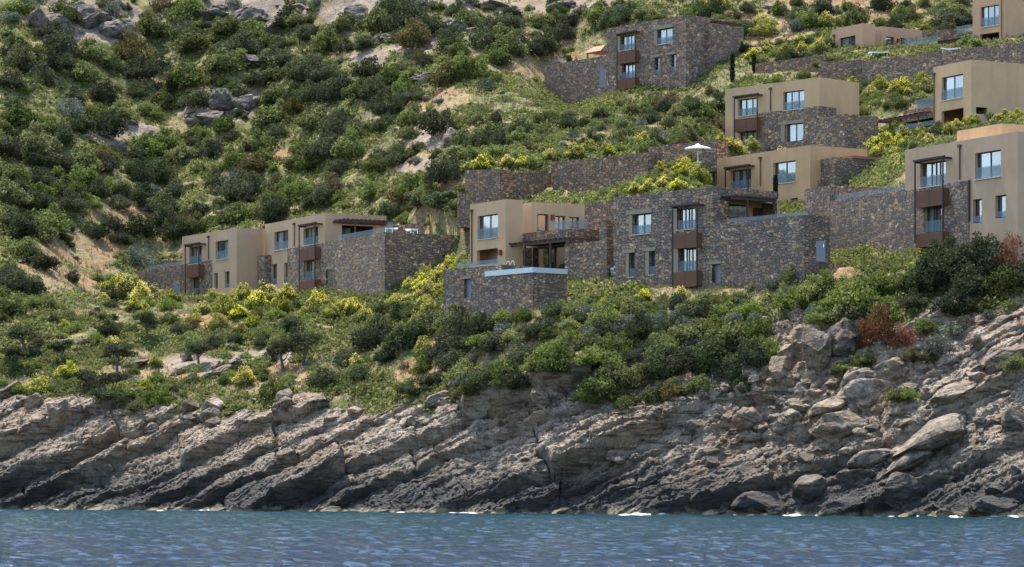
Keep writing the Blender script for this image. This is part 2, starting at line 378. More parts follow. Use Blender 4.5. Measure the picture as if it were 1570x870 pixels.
class Villa:
    def __init__(s, name, label, corner, left, Y0, zoom, group='hillside villas', psi=None):
        s.zm = zoom
        cpx, cpy = s.Z(*corner); lpx, lpy = s.Z(*left)
        c = XY(cpx, Y0); Y1 = Y0 * (HY - cpy) / (HY - lpy); l = XY(lpx, Y1)
        ang = math.atan2(l[1]-c[1], c[0]-l[0])
        ang = min(max(ang, R(42)), R(62)) if psi is None else R(psi)
        s.F = Pl(c, (math.cos(ang), -math.sin(ang))); s.S = Pl(c, (math.sin(ang), math.cos(ang)))
        s.top = za(cpy, Y0); s.hF = []; s.hS = []; s.todo = []
        s.root = empty(name, (c[0], c[1], s.top - 6.5), label, 'villa', group)
    def Z(s, x, y): ox, oy, k = s.zm; return ox + x/k, oy + y/k
    def rect(s, pl, x0, y0, x1, y1):
        pa, ya = s.Z(x0, y0); pb, yb = s.Z(x1, y1)
        ua, ub = sorted((pl.u(pa), pl.u(pb))); um = (ua+ub)/2; Y = pl.xy(um)[1]
        return ua, ub, za(yb, Y), za(ya, Y)
    # -- openings
    def win(s, r, side='F', pl=None, panes=2, curtain=(0., .35), guard=.45, sill=True, deep=.30, name='window', glass=True, wide=0.):
        pl = pl or (s.F if side == 'F' else s.S)
        u0, u1, z0, z1 = s.rect(pl, *r)
        hs = s.hF if side == 'F' else s.hS if side == 'S' else side
        hs.append((u0, u1, z0, z1))
        s.todo.append(lambda: s._win(pl, u0, u1, z0, z1, panes, curtain, guard, sill, deep, name, glass))
    def _win(s, pl, u0, u1, z0, z1, panes, curtain, guard, sill, deep, name, glass):
        mb = MB(); t = .07; o0, o1 = -deep-.02, -deep+.05
        e = .004
        slab(mb, pl, u0+e, u0+t, z0+e, z1-e, o0, o1); slab(mb, pl, u1-t, u1-e, z0+e, z1-e, o0, o1)
        slab(mb, pl, u0+t, u1-t, z1-t, z1-e, o0, o1); slab(mb, pl, u0+t, u1-t, z0+e, z0+t, o0, o1)
        w = (u1-u0) / panes
        for k in range(1, panes): slab(mb, pl, u0+w*k-.045, u0+w*k+.045, z0+t, z1-t, o0, o1-.005)
        f = mb.build(name, M['frame'], s.root)
        if glass:
            mb = MB(); mb.quad(pl.P(u0+.03, z0+.03, -deep), pl.P(u1-.03, z0+.03, -deep), pl.P(u1-.03, z1-.03, -deep), pl.P(u0+.03, z1-.03, -deep))
            mb.build('pane', M['pane'], f)
        if curtain:
            n = 26
            for (ca, cb) in ([curtain] if not isinstance(curtain[0], tuple) else curtain):
                mb = MB()
                for i in range(n):
                    a = u0 + (u1-u0)*(ca + (cb-ca)*i/n); b = u0 + (u1-u0)*(ca + (cb-ca)*(i+1)/n)
                    da = -deep-.16-.05*math.sin(i*1.9); db = -deep-.16-.05*math.sin((i+1)*1.9)
                    mb.quad(pl.P(a,z0+.03,da), pl.P(b,z0+.03,db), pl.P(b,z1-.03,da if i < 0 else db), pl.P(a,z1-.03,da))
                mb.build('curtain', M['curtain'], f)
        if guard:
            mb = MB(); slab(mb, pl, u0+.02, u1-.02, z0+.05, z0+(z1-z0)*guard, -.06, -.04); mb.build('guard_glass', M['guard'], f)
        if sill:
            mb = MB(); slab(mb, pl, u0-.04, u1+.04, z0-.07, z0-.003, -.02, .12); mb.build('sill', M['sill'], f)
    def door(s, r, side='F', pl=None, mat='door', deep=.25):
        pl = pl or (s.F if side == 'F' else s.S); u0, u1, z0, z1 = s.rect(pl, *r)
        (s.hF if side == 'F' else s.hS if side == 'S' else side).append((u0, u1, z0, z1))
        def go():
            mb = MB(); slab(mb, pl, u0+.004, u1-.004, z0, z1-.004, -deep-.06, -deep); d = mb.build('door', M[mat], s.root)
            mb = MB(); slab(mb, pl, u1-.22, u1-.16, z0+.95, z0+1.15, -deep+.002, -deep+.06); mb.build('handle', M['steel'], d)
        s.todo.append(go)
    def hollow(s, r, side='F', pl=None, deep=2.0):
        """open recess: covered terrace in deep shade"""
        pl = pl or (s.F if side == 'F' else s.S); u0, u1, z0, z1 = s.rect(pl, *r)
        (s.hF if side == 'F' else s.hS if side == 'S' else side).append((u0, u1, z0, z1))
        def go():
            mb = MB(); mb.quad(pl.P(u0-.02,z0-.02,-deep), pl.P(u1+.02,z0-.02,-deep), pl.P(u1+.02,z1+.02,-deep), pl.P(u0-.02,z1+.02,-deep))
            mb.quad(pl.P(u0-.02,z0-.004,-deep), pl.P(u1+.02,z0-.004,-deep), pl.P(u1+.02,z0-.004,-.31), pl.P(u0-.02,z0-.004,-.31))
            mb.build('recess_lining', M['room'], s.root)  # dark sheets on back and floor paint the shade of the recess
        s.todo.append(go)
    def lintel(s, r, pl=None, mat='lintel', out=.10):
        pl = pl or s.F; u0, u1, z0, z1 = s.rect(pl, *r)
        mb = MB(); slab(mb, pl, u0, u1, z0, z1, .0, out); mb.build('lintel', M[mat], s.root)
    def surround(s, r, pl=None, base=.085):
        """pale render lining to the left of a deep window"""
        pl = pl or s.F; u0, u1, z0, z1 = s.rect(pl, *r)
        mb = MB(); slab(mb, pl, u0, u1, z0, z1, -.05, base+.02); mb.build('reveal', M['lintel'], s.root)
    def canopy(s, xl, yl, xr, ybot, out=.75, th=.22, low=0.):
        """timber frame round a stack of windows: two posts and a slatted head"""
        pl = s.F; pxl, pyl = s.Z(xl, yl); pxr, _ = s.Z(xr, yl)
        sh = pl.shift(out); u0, u1 = sh.u(pxl), sh.u(pxr); Y = sh.xy(u0)[1]; z1 = za(pyl, Y); z0 = za(s.Z(xl, ybot)[1], sh.xy((u0+u1)/2)[1]) - low
        mb = MB(); w = .09
        for a in (u0, u1-w): mb = MB(); slab(mb, pl, a, a+w, z0, z1, out-w, out); mb.build('canopy_post', M['timber'], s.root)
        mb = MB()
        slab(mb, pl, u0-.1, u1+.15, z1+.002, z1+th*.6, out-.14, out+.05); slab(mb, pl, u0-.1, u0+.0, z1-.1, z1, 0.0, out-.145); slab(mb, pl, u1+.02, u1+.13, z1-.1, z1, 0.0, out-.145)
        k = 6
        for i in range(k): o = out*(i+.3)/k; slab(mb, pl, u0-.1, u1+.15, z1+.003, z1+.05, o, o+.06) if o+.06 < out-.15 else None
        mb.build('canopy', M['timber'], s.root)
        return u0, u1, out
    def panel(s, uu, y0, y1, split=.52):
        u0, u1, out = uu; pl = s.F; Y = pl.xy((u0+u1)/2, out)[1]
        z1, z0 = za(s.Z(0, y0)[1], Y), za(s.Z(0, y1)[1], Y)
        mb = MB(); um = u0 + (u1-u0)*split; a, b = u0+.1, u1-.1
        n = max(6, int((z1-z0)/.11)); h = (z1-z0)/n
        slab(mb, pl, a, b, z0, z1, out-.09, out-.065)
        for i in range(n):
            for (p, q) in ((a+.03, um-.025), (um+.025, b-.03)): slab(mb, pl, p, q, z0+h*i+.012, z0+h*(i+1)-.012, out-.062, out-.03)
        slab(mb, pl, a-.02, a+.028, z0+.002, z1-.002, .0, out-.10); slab(mb, pl, b-.028, b+.02, z0+.002, z1-.002, .0, out-.10); slab(mb, pl, a+.03, b-.03, z0-.08, z0-.004, .0, out-.03)
        mb.build('timber_panel', M['rust'], s.root)
    def pipe(s, x, y0, y1, pl=None, off=.08):
        pl = pl or s.F; px, p0 = s.Z(x, y0); _, p1 = s.Z(x, y1); u = pl.u(px); Y = pl.xy(u)[1]
        mb = MB(); mb.tube(pl.P(u, za(p1,Y), off), pl.P(u, za(p0,Y), off), .055)
        z = za(p0, Y); slab(mb, pl, u-.14, u+.14, z, z+.22, .01, .2)
        mb.build('downpipe', M['pipe'], s.root)
    def lamp(s, x, y, pl=None, size=.12):
        pl = pl or s.F; px, p0 = s.Z(x, y); u = pl.u(px); z = za(p0, pl.xy(u)[1])
        mb = MB(); slab(mb, pl, u-size, u+size, z-.22, z+.22, .03, .26); slab(mb, pl, u-.06, u+.06, z-.08, z+.08, .0, .028); mb.build('wall_lamp', M['lamp'], s.root)
    def glass(s, pl, xa, ya, xb, yb, hpx, name='glass_balustrade', off=-.25):
        """balustrade: panels along a plane from (xa, ya) to (xb, yb) = its foot, hpx high at xa"""
        pa, qa = s.Z(xa, ya); pb, _ = s.Z(xb, yb); u0, u1 = pl.u(pa), pl.u(pb); Y = pl.xy(u0)[1]
        z0 = za(qa, Y); z1 = z0 + hpx/s.zm[2]*Y/F; n = max(2, round(abs(u1-u0)/1.3)); mb = MB()
        for i in range(n):
            a, b = u0+(u1-u0)*i/n+.015, u0+(u1-u0)*(i+1)/n-.015
            slab(mb, pl, a, b, z0, z1, off-.02, off)
        mb.build(name, M['guard'], s.root); return z0, z1
    def finish(s):
        for t in s.todo: t()

def pergola(parent, pl, u0, u1, z, o0, o1, posts, zpost, slats=10, th=.12):
    mb = MB()
    slab(mb, pl, u0, u1, z, z+.2, o1-.12, o1); slab(mb, pl, u0, u1, z, z+.2, o0, o0+.1)
    for i in range(slats):
        u = u0 + (u1-u0)*(i+.5)/slats; slab(mb, pl, u-.06, u+.06, z+.203, z+.203+th, o0-.05, o1+.2)
    p = mb.build('pergola', M['timber'], parent)
    for u in posts:
        q = MB(); slab(q, pl, u-.07, u+.07, zpost, z-.003, o1-.13, o1-.0); q.build('pergola_post', M['timber'], p)
    return p

def main_block(v, right, z0py, holesF=True, mat='plaster_grey', left=None, extra=3.0, top=None, name='plaster_wall', depth=None):
    """the villa's cube: front from its left edge to the corner, side to the right edge"""
    pxr = v.Z(right, 0)[0]; d = depth or v.S.u(pxr)
    pxl = v.Z(left, 0)[0]; uL = v.F.u(pxl); zb = za(v.Z(0, z0py)[1], v.F.p[1]) - extra
    return box(v.root, name, v.F, uL, 0., zb, top or v.top, d, M[mat], 0., v.hF, v.hS)

def cladding(v, xl, xr, ytop_at_r, zb, off=.085, mat='stone', top=None):
    uL, uR = v.F.u(v.Z(xl,0)[0]), v.F.u(v.Z(xr,0)[0])
    z1 = top or v.F.z(*v.Z(xr, ytop_at_r))
    return box(v.root, 'stone_cladding', v.F, uL, uR, zb, z1, off-.003, M[mat], off, v.hF, (), off-.004, foot=False, back=False), z1
# ================================================================== the villas
def low(v, y, extra=3.0): return za(v.Z(0, y)[1], v.F.p[1]) - extra

# ---- 1: leftmost villa
v = Villa('villa', 'leftmost greyish brown cube villa with a low stone terrace wall on its left', (885,215), (432,290), 287, (200,310,5.436))
v.win((490,370,595,512), panes=3, curtain=((.1,.4),(.62,.95))); v.win((708,322,815,476), panes=2, curtain=(.35,.98))
v.win((508,628,580,790), panes=2, curtain=(.3,.95)); v.win((697,592,727,722), panes=1, curtain=None, guard=.0, sill=False); v.win((785,578,825,712), panes=1, curtain=None, guard=.25, sill=False)
zb = low(v, 780); main_block(v, 1120, 740, left=432)
_, zc = cladding(v, 432, 682, 485, zb)
cu = v.canopy(452, 365, 568, 770); v.panel(cu, 528, 620); v.pipe(655, 300, 480)
uT = v.F.u(v.Z(40,0)[0])
hs = []; v.door((372,690,420,760), side=hs, deep=.2)
box(v.root, 'stone_terrace_wall', v.F, uT, v.F.u(v.Z(430,0)[0])-.003, zb, zc-.02, 7., M['stone'], .085, hs)
v.lintel((366,675,425,690), out=.16)
v.glass(v.F, 100, 572, 432, 525, 34)
b = v.S.shift(.0); box(v.root, 'stone_side_wall', v.F.shift(-2.2), v.F.shift(-2.2).u(v.Z(1025,0)[0]), v.F.shift(-2.2).u(v.Z(1125,0)[0]), zb, v.F.shift(-2.2).z(*v.Z(1025,455)), 1.2, M['stone'], foot=False)
v.finish(); V1 = v

# ---- 2: second villa, big stone corner
v = Villa('villa', 'greyish brown villa on a tall windowless stone corner bastion, second from the left', (500,78), (75,160), 276, (390,310,4.618))
v.win((142,205,240,337), curtain=((0,.3),(.75,1.))); v.win((347,180,452,302), panes=3, curtain=((.1,.45),(.7,.95)))
v.win((357,412,437,554), panes=3, curtain=((.1,.45),(.75,1.))); v.win((120,440,160,583), panes=1, curtain=(.5,1.), guard=.3, sill=False); v.win((210,430,240,572), panes=1, curtain=None, guard=.3, sill=False)
v.hollow((620,168,845,300), side='S', deep=2.5)
zb = low(v, 690); main_block(v, 935, 640, left=75)
_, z1 = cladding(v, 240, 500, 288, zb)
cu = v.canopy(313, 172, 427, 636); v.panel(cu, 325, 405); v.panel(cu, 556, 634); v.pipe(287, 165, 315)
uc = v.F.u(v.Z(930,0)[0]); hs = []; v.door((525,475,557,620), side=hs, mat='frame', deep=.2)
zc = v.F.z(*v.Z(930, 214))
sp = Pl(v.F.xy(uc), v.S.d); dS = sp.u(v.Z(1470,0)[0])
box(v.root, 'stone_terrace_wall', v.F, .003, uc, zb-2, zc, dS, M['stone'], .085, hs)
v.lintel((516,457,566,475), out=.16)
v.glass(v.F, 570, 268, 930, 214, 32)
sg = sp; mb = MB(); 
n = 1
for i in range(n): slab(mb, sg, .3+i*.62, .3+i*.62+.58, zc+.02, zc+.95, -.3, -.28)
mb.build('glass_balustrade', M['guard'], v.root)
# terrace pergola against the side of the cube
ps = v.S; u0, u1 = ps.u(v.Z(612,0)[0]), ps.u(v.Z(925,0)[0]); zp = ps.z(*v.Z(760, 160))
pergola(v.root, ps, u0-.8, u1, zp, .02, 1.9, (u0+.6, u1-.15), zc-.1, 12)
mb = MB(); slab(mb, ps, u0, u0+1.5, zc, zp-.3, -1.2, -1.15); mb.build('window', M['pane'], v.root)
v.finish(); V2 = v; V2c = (sp, dS, zc)

# ---- 3: tan villa with the pool
v = Villa('villa', 'tan villa with a pale blue pool rim on top of a stone block', (457,68), (220,105), 240, (670,290,4.352))
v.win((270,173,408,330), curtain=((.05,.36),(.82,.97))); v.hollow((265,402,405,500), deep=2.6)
v.pipe(236, 155, 500); v.lamp(430, 425)
zb = low(v, 760); main_block(v, 573, 520, left=220, mat='plaster_tan')
# recessed upper wall, turned towards the sea
pr = plane2(814.8, 243.5, 897.5, 245.5); hr = []
ur = pr.u(897.5)
v.win((668,168,745,282), side=hr, pl=pr, panes=1, curtain=None, guard=0, sill=False, deep=.35); v.win((790,180,857,272), side=hr, pl=pr, panes=2, curtain=(.1,.9), guard=0, sill=False); v.win((882,188,950,264), side=hr, pl=pr, panes=2, curtain=None, guard=0, sill=False)
v.lamp(768, 190, pr); 
ztop = pr.z(814.8, 310.2); hl = []
v.door((640,390,682,540), side=hl, pl=pr, mat='timber'); v.win((708,384,803,535), side=hl, pl=pr, panes=2, curtain=None, guard=0, sill=False)
box(v.root, 'plaster_wall', pr, 0., ur, za(452, 244)-3, ztop, 9., M['plaster_tan'], 0., hr+hl)
mb = MB(); a, b, c, d = v.rect(pr, 520, 395, 612, 540); slab(mb, pr, a-.5, b, c, d, .01, .6); mb.build('stone_pier', M['stone'], v.root)
# upper terrace with its stone parapet, over the shaded lower terrace
pt_ = plane2(801, 240.5, 871, 236); zt1 = pt_.z(871, 351); zt0 = pt_.z(871, 364)
box(v.root, 'stone_parapet', pt_, 0., pt_.u(871), zt0, zt1, 4.2, M['stone_brown'], foot=False)
pt2 = plane2(871.5, 236, 919, 237.5); zq = pt2.z(880, 351)
box(v.root, 'stone_parapet', pt2, 0.05, pt2.u(919), zt0-1.4, zq, .5, M['stone_brown'], foot=False)
mb = MB(); slab(mb, pt_, pt_.u(v.Z(750,0)[0]), pt_.u(871)-.02, zt1+.01, zt1+.75, -.3, -.28); slab(mb, pt2, .3, 2., zq+.01, zq+.7, -.25, -.23); mb.build('glass_balustrade', M['guard'], v.root)
v.lamp(995, 222, pr)
zp = pt_.z(v.Z(805,0)[0], v.Z(0,345)[1]); pergola(v.root, pt_, pt_.u(v.Z(505,0)[0]), pt_.u(v.Z(960,0)[0]), zp-.25, -2.6, .9, (pt_.u(v.Z(640,0)[0]), pt_.u(v.Z(812,0)[0])), zp-4.2, 14, .1)
v.finish(); V3 = v
# pool block and terrace wall below (parts of the villa)
pz = v.zm
w = Villa('tmp', 'x', (640,558), (230,606), 226, pz, psi=52); bpy.data.objects.remove(w.root); w.root = v.root
zb = low(w, 830)
d = w.S.u(w.Z(867,0)[0])
box(v.root, 'stone_pool_wall', w.F, w.F.u(w.Z(230,0)[0]), 0., zb, w.top, d, M['stone'])
mb = MB(); uL = w.F.u(w.Z(325,0)[0]); zt = w.top
for (a, b, o0, o1, pl) in ((uL, .1, -.55, .1, w.F), (.0, d-.02, -.45, .1, w.S)):
    slab(mb, pl, a, b if pl is w.F else b, zt+.004, zt+.40, o0 if pl is w.F else o0, o1) if pl is w.F else slab(mb, pl, .56, b, zt+.005, zt+.395, -.5, .1)
mb.build('pool_rim', M['coping'], v.root)
mb = MB(); mb.quad(w.F.P(uL,zt+.3,-.5), w.F.P(-.5,zt+.3,-.5), w.F.P(-.5,zt+.3,-d+.4), w.F.P(uL,zt+.3,-d+.4)); mb.build('pool_water', M['water'], v.root)
hs = []; t = w.F.shift(-.7); w.door((180,600,228,726), side=hs, pl=t)
ztw = t.z(*w.Z(45,540)); box(v.root, 'stone_terrace_wall', t, t.u(w.Z(43,0)[0]), t.u(w.Z(425,0)[0]), zb, ztw, 3., M['stone'], 0., hs)
w.lintel((168,583,232,600), pl=t, out=.12); w.finish()
w.glass(t, 108, 527, 428, 498, 34, off=-.2)
mb = MB()
for x in (463, 493):
    px, py = w.Z(x, 545); pl = w.F.shift(-2.5); u = pl.u(px); z = zt+.25; h = 1.05
    pts = [pl.P(u, z, .0), pl.P(u, z+h*.85, .0), pl.P(u+.12, z+h, 0), pl.P(u+.33, z+h, 0), pl.P(u+.45, z+h*.8, 0), pl.P(u+.45, z, 0)]
    for i in range(5): mb.tube(pts[i], pts[i+1], .035)
mb.build('pool_ladder', M['steel'], v.root)
V3p = w

# ---- 4: all-stone villa
v = Villa('villa', 'dark all-stone villa with rust brown window panels, in the middle of the lowest row', (790,72), (95,150), 222, (920,270,4.579))
v.win((228,266,358,407), curtain=((0,.3),(.85,1.))); v.win((540,228,668,374), panes=3, curtain=((.1,.4),(.55,.75))); v.win((550,502,672,672), panes=3, curtain=((.1,.4),(.55,.75)))
v.win((203,541,243,708), panes=1, curtain=None, guard=.35, sill=True); v.win((345,527,386,693), panes=1, curtain=(.5,1.), guard=.35)
v.door((785,620,846,752), mat='door'); 
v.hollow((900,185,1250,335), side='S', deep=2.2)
zb = low(v, 840); main_block(v, 1243, 800, left=95, mat='stone', name='stone_wall')
for r in ((192,236,368,266), (166,518,248,541), (303,504,394,527), (764,598,856,619)): v.lintel(r)
for r in ((203,266,228,410), (183,541,203,712), (320,527,345,697)): v.surround(r, base=.01)
v.surround((508,228,540,400), base=.0); v.surround((515,502,550,676), base=.0)
cu = v.canopy(503, 218, 680, 770, out=.6, low=0); v.panel(cu, 404, 498); v.panel(cu, 672, 772)
uc = v.F.u(v.Z(1436,0)[0]); zc = v.F.z(*v.Z(1436, 274))
box(v.root, 'stone_terrace_wall', v.F, .003, uc, zb, zc, 2.6, M['stone'], .02, v.hF)
v.glass(v.F, 872, 342, 1440, 276, 40)
ps = v.S; u0, u1 = ps.u(v.Z(885,0)[0]), ps.u(v.Z(1262,0)[0]); zp = ps.z(*v.Z(1000, 178))
pergola(v.root, ps, u0-.6, u1-1.6, zp-.05, .02, 1.3, (u0+1.0, u1-1.8), zc-.1, 14)
hs = []; pi = ps.shift(-1.6)
for r, m in (((1075,225,1145,300), 'timber'), ((905,205,1045,320), 'pane')):
    a, b, c, d = v.rect(pi, *r); mb = MB(); slab(mb, pi, a, b, c, d, .0, .06); mb.build('door' if m == 'timber' else 'window', M[m], v.root)
mb = MB(); a, b, c, d = v.rect(pi, 890, 190, 1260, 340); slab(mb, pi, a, b, c, d, -.1, -.05); mb.build('plaster_wall', M['plaster_tan'], v.root)
# stone mass and narrow recess on its left
pl = v.F.shift(-.5); k = (670,290,4.352)
zz = lambda x, y: (k[0]+x/k[2], k[1]+y/k[2])
xa, xb, xc = zz(852,0)[0], zz(1082,0)[0], zz(1132,0)[0]
box(v.root, 'stone_side_wing', pl, pl.u(xa), pl.u(xb), zb, pl.z(*zz(1080,345)), 5., M['stone'])
box(v.root, 'stone_side_wing', pl, pl.u(xb)+.003, pl.u(xc), zb, pl.z(*zz(1082,215)), 5., M['stone'])
p2 = v.F.shift(-1.6); box(v.root, 'stone_recess', p2, pl.u(xc)+.003, p2.u(942), zb, v.top-.6, 3., M['stone_brown'], foot=False)
p3 = v.F.shift(-4.0); box(v.root, 'stone_back_wall', p3, p3.u(zz(985,0)[0]), p3.u(945), zb+4, p3.z(*zz(1070,88)), 1., M['stone_brown'], foot=False)
v.finish(); V4 = v
px, py = zz(1160, 650); pl = v.F.shift(-.9); u = pl.u(px); zq = pl.z(px, py)
ac = empty('air_conditioner', pl.P(u, zq, 0), 'white louvred air conditioning unit standing in the narrow recess of the stone villa', 'air conditioner')
mb = MB(); slab(mb, pl, u-.42, u+.42, zq, zq+1.45, -.55, -.0); mb.build('casing', M['white'], ac)
mb = MB()
for i in range(9): slab(mb, pl, u-.32, u+.32, zq+.12+i*.135, zq+.20+i*.135, .004, .03)
mb.build('grille', M['door'], ac)
for e in (-.3, .3): mb = MB(); slab(mb, pl, u+e-.05, u+e+.05, zq-5, zq-.003, -.5, -.05); mb.build('stand_leg', M['frame'], ac)

# ---- 5: right villa
v = Villa('villa', 'greyish brown villa with a second roof block, at the right end of the lowest row', (720,120), (68,228), 206, (1370,170,3.783))
v.win((155,296,303,437), panes=3, curtain=((.05,.3),(.55,.8))); v.win((472,236,622,390), panes=2, curtain=((.05,.45),)); v.win((180,552,287,706), panes=3, curtain=((.05,.3),(.5,.7)))
v.win((460,513,511,652), panes=1, curtain=None, guard=.3, sill=False); v.win((590,490,651,622), panes=1, curtain=None, guard=.3, sill=False)
zb = low(v, 760); main_block(v, 1100, 700, left=68)
_, z1 = cladding(v, 285, 440, 404, zb)
uu = v.F.u(v.Z(135,0)[0]); 
cladding(v, 68, 285, 404, zb, top=v.F.z(*v.Z(120,458)))
v.lintel((440,403,446,640), mat='timber', out=.14)
cu = v.canopy(119, 297, 285, 760, out=.7); v.panel(cu, 458, 548); v.panel(cu, 708, 780); v.pipe(388, 215, 400)
# tall stone wall to its left
k = (1080,160,3.0); zz = lambda x, y: (k[0]+x/k[2], k[1]+y/k[2])
hs = []; v.zm = k; v.door((527,628,566,722), side=hs); v.lintel((516,614,573,628), out=.16)
ua, ub, uc = v.F.u(zz(465,0)[0]), v.F.u(zz(583,0)[0]), v.F.u(1388)-.003
zc = v.F.z(*zz(925, 388+6))
box(v.root, 'stone_terrace_wall', v.F, ub, uc, zb-1, zc, 7., M['stone'], .085, hs)
box(v.root, 'stone_terrace_wall', v.F, ua, ub-.003, zb-1, v.F.z(*zz(500, 386)), 7., M['stone'], .085, hs)
v.glass(v.F, 583, 444, 925, 394, 26)
v.zm = (1370,170,3.783)
# second block on the roof
p2 = v.F.shift(-3.0); ua, ub = p2.u(v.Z(368,0)[0]), p2.u(v.Z(627,0)[0]); zt = p2.z(*v.Z(627, 74))
box(v.root, 'roof_block', p2, ua, ub, v.top-.5, zt, 8., M['plaster_tan'], foot=False)
v.finish(); V5 = v

# ---- 6: orange villa of the second row
v = Villa('villa', 'warm ochre villa just above the stone villa, with a slim cypress before its right window', (795,112), (95,215), 247, (1080,200,4.906))
v.win((197,296,350,440), panes=3, curtain=((.02,.25),(.4,.6))); v.win((517,236,685,395), panes=2, curtain=((.05,.4),), sill=True); v.win((645,510,703,610), panes=1, curtain=(.5,1.), guard=0, sill=False)
zb = low(v, 620); main_block(v, 1225, 600, left=95, mat='plaster_orange')
cu = v.canopy(152, 290, 328, 450, out=.6, low=2.); v.pipe(425, 220, 420)
mb = MB(); p = v.F; u = p.u(v.Z(68,0)[0]); z = p.z(*v.Z(68,320)); slab(mb, p, u-.08, u+.08, z-3, z, -.1, .06); slab(mb, p, u-.4, u+.4, z, z+.12, -1.5, .2); mb.build('pergola_post', M['timber'], v.root)
# stone wing on the right with a rust coloured roof edge
pw = plane2(v.Z(982,0)[0], 246, v.Z(1390,0)[0], 249); uw = pw.u(v.Z(1390,0)[0]); zt = pw.z(*v.Z(985,203))
box(v.root, 'stone_wing', pw, 0., uw, zb, zt, 5., M['stone'])
mb = MB(); slab(mb, pw, uw*.3, uw*1.0, zt+.01, zt+.22, -4., .15); mb.build('roof_edge', M['tile'], v.root)
p5 = pw.shift(1.5); u = p5.u(v.Z(1465,0)[0]); z1 = p5.z(*v.Z(1465,250)); mb = MB(); slab(mb, p5, u-.09, u+.09, z1-3.6, z1, -.1, .1); slab(mb, p5, u-.2, u+2.5, z1, z1+.15, -.6, .6); mb.build('pergola_post', M['timber'], v.root)
pb = v.S.shift(.8); box(v.root, 'stone_side_wall', pb, pb.u(v.Z(895,0)[0]), pb.u(v.Z(985,0)[0]), zb, pb.z(*v.Z(930,370)), .5, M['stone_brown'], foot=False)
v.finish(); V6 = v

# ---- 7: third row villa
v = Villa('villa', 'tan villa with a stone lower storey and a rust brown panel between two windows', (1005,112), (132,225), 283, (1090,100,6.038))
v.win((252,312,428,466), panes=3, curtain=((.05,.6),)); v.win((667,240,863,410), panes=3, curtain=((.05,.35),(.6,1.))); v.win((262,600,427,770), panes=3, curtain=((.05,.95),)); v.win((690,540,860,705), panes=2, curtain=((.1,.5),), guard=.0, sill=False)
zb = low(v, 790); main_block(v, 1372, 780, left=132, mat='plaster_tan')
_, z1 = cladding(v, 440, 1005, 380, zb)
ps = v.S; dS = ps.u(v.Z(1156,0)[0]); box(v.root, 'stone_cladding', ps, .0, dS, zb, z1, .08, M['stone'], .085, foot=False)
v.lintel((638,518,872,545), out=.16); v.surround((655,545,690,712))
cu = v.canopy(210, 300, 428, 760, out=.65); v.panel(cu, 492, 603); v.pipe(555, 230, 430)
mb = MB(); p = v.F; u0, u1 = p.u(v.Z(85,0)[0]), p.u(v.Z(132,0)[0]); Y = p.xy(u0)[1]; slab(mb, p, u0, u1-.02, za(v.Z(0,592)[1],Y), za(v.Z(0,497)[1],Y), -2.4, -.3); slab(mb, p, u0+.2, u0+.35, za(v.Z(0,497)[1],Y), za(v.Z(0,330)[1],Y), -1., -.85); mb.build('balcony_panel', M['rust'], v.root)
v.finish(); V7 = v

# ---- 8: big stone villa high up
v = Villa('villa', 'large dark stone villa alone high on the slope, a lower stone wing on its left', (1010,55), (480,150), 318, (820,10,4.361))
v.win((572,196,665,292), panes=3, curtain=((.2,.5),(.75,1.))); v.win((583,377,670,482), panes=3, curtain=((.1,.95),)); v.win((817,150,920,250), panes=2, curtain=((.1,.3),)); v.win((800,342,832,457), panes=1, curtain=(.4,1.), guard=.3, sill=False); v.win((907,322,940,440), panes=1, curtain=(.4,1.), guard=.3, sill=False)
zb = low(v, 640); dm = v.S.u(v.Z(1140,0)[0]); main_block(v, 1142, 600, left=480, mat='stone', name='stone_wall', depth=dm+3)
v.lintel((788,125,926,150)); v.lintel((783,325,838,342)); v.lintel((885,308,942,322)); v.surround((797,150,817,255), base=.0); v.surround((548,196,572,300), base=.0)
cu = v.canopy(545, 190, 672, 545, out=.6); v.panel(cu, 302, 374); v.panel(cu, 482, 546)
hs = []; v.door((447,416,487,542), side=hs, mat='door')
zc = v.F.z(*v.Z(478,328)); box(v.root, 'stone_wing', v.F, v.F.u(v.Z(65,0)[0]), v.F.u(v.Z(480,0)[0])-.003, zb-2, zc, 6., M['stone'], 0., hs)
p2 = Pl(v.S.xy(dm, .6), v.S.d); u1 = p2.u(v.Z(1397,0)[0]); box(v.root, 'stone_rear_wing', p2, 0., u1, zb, p2.z(*v.Z(1142,108)), 6., M['stone'], foot=False)
zt = p2.z(*v.Z(1142,108)); pergola(v.root, p2, u1*.15, u1*1.05, zt+.15, -3.5, -.6, (u1*.95,), zt, 12)
mb = MB(); p3 = v.F.shift(-3.); Y = p3.xy(p3.u(v.Z(410,0)[0]))[1]; a, b = p3.u(v.Z(355,0)[0]), p3.u(v.Z(466,0)[0]); z = za(v.Z(0,308)[1], Y)
mb.hexa([p3.P(a,z,.6), p3.P(b,z,.6), p3.P(b,z,-2.), p3.P(a,z,-2.), p3.P(a+.5,z+.75,-.4), p3.P(b-.3,z+.75,-.4), p3.P(b-.3,z+.75,-1.2), p3.P(a+.5,z+.75,-1.2)]); slab(mb, p3, a+.2, a+.35, z-1.6, z-.003, .2, .35); slab(mb, p3, b-.35, b-.2, z-1.6, z-.003, .2, .35)
mb.build('tiled_roof', M['tile'], v.root)
v.glass(v.F, 100, 378, 200, 362, 22)
v.finish(); V8 = v

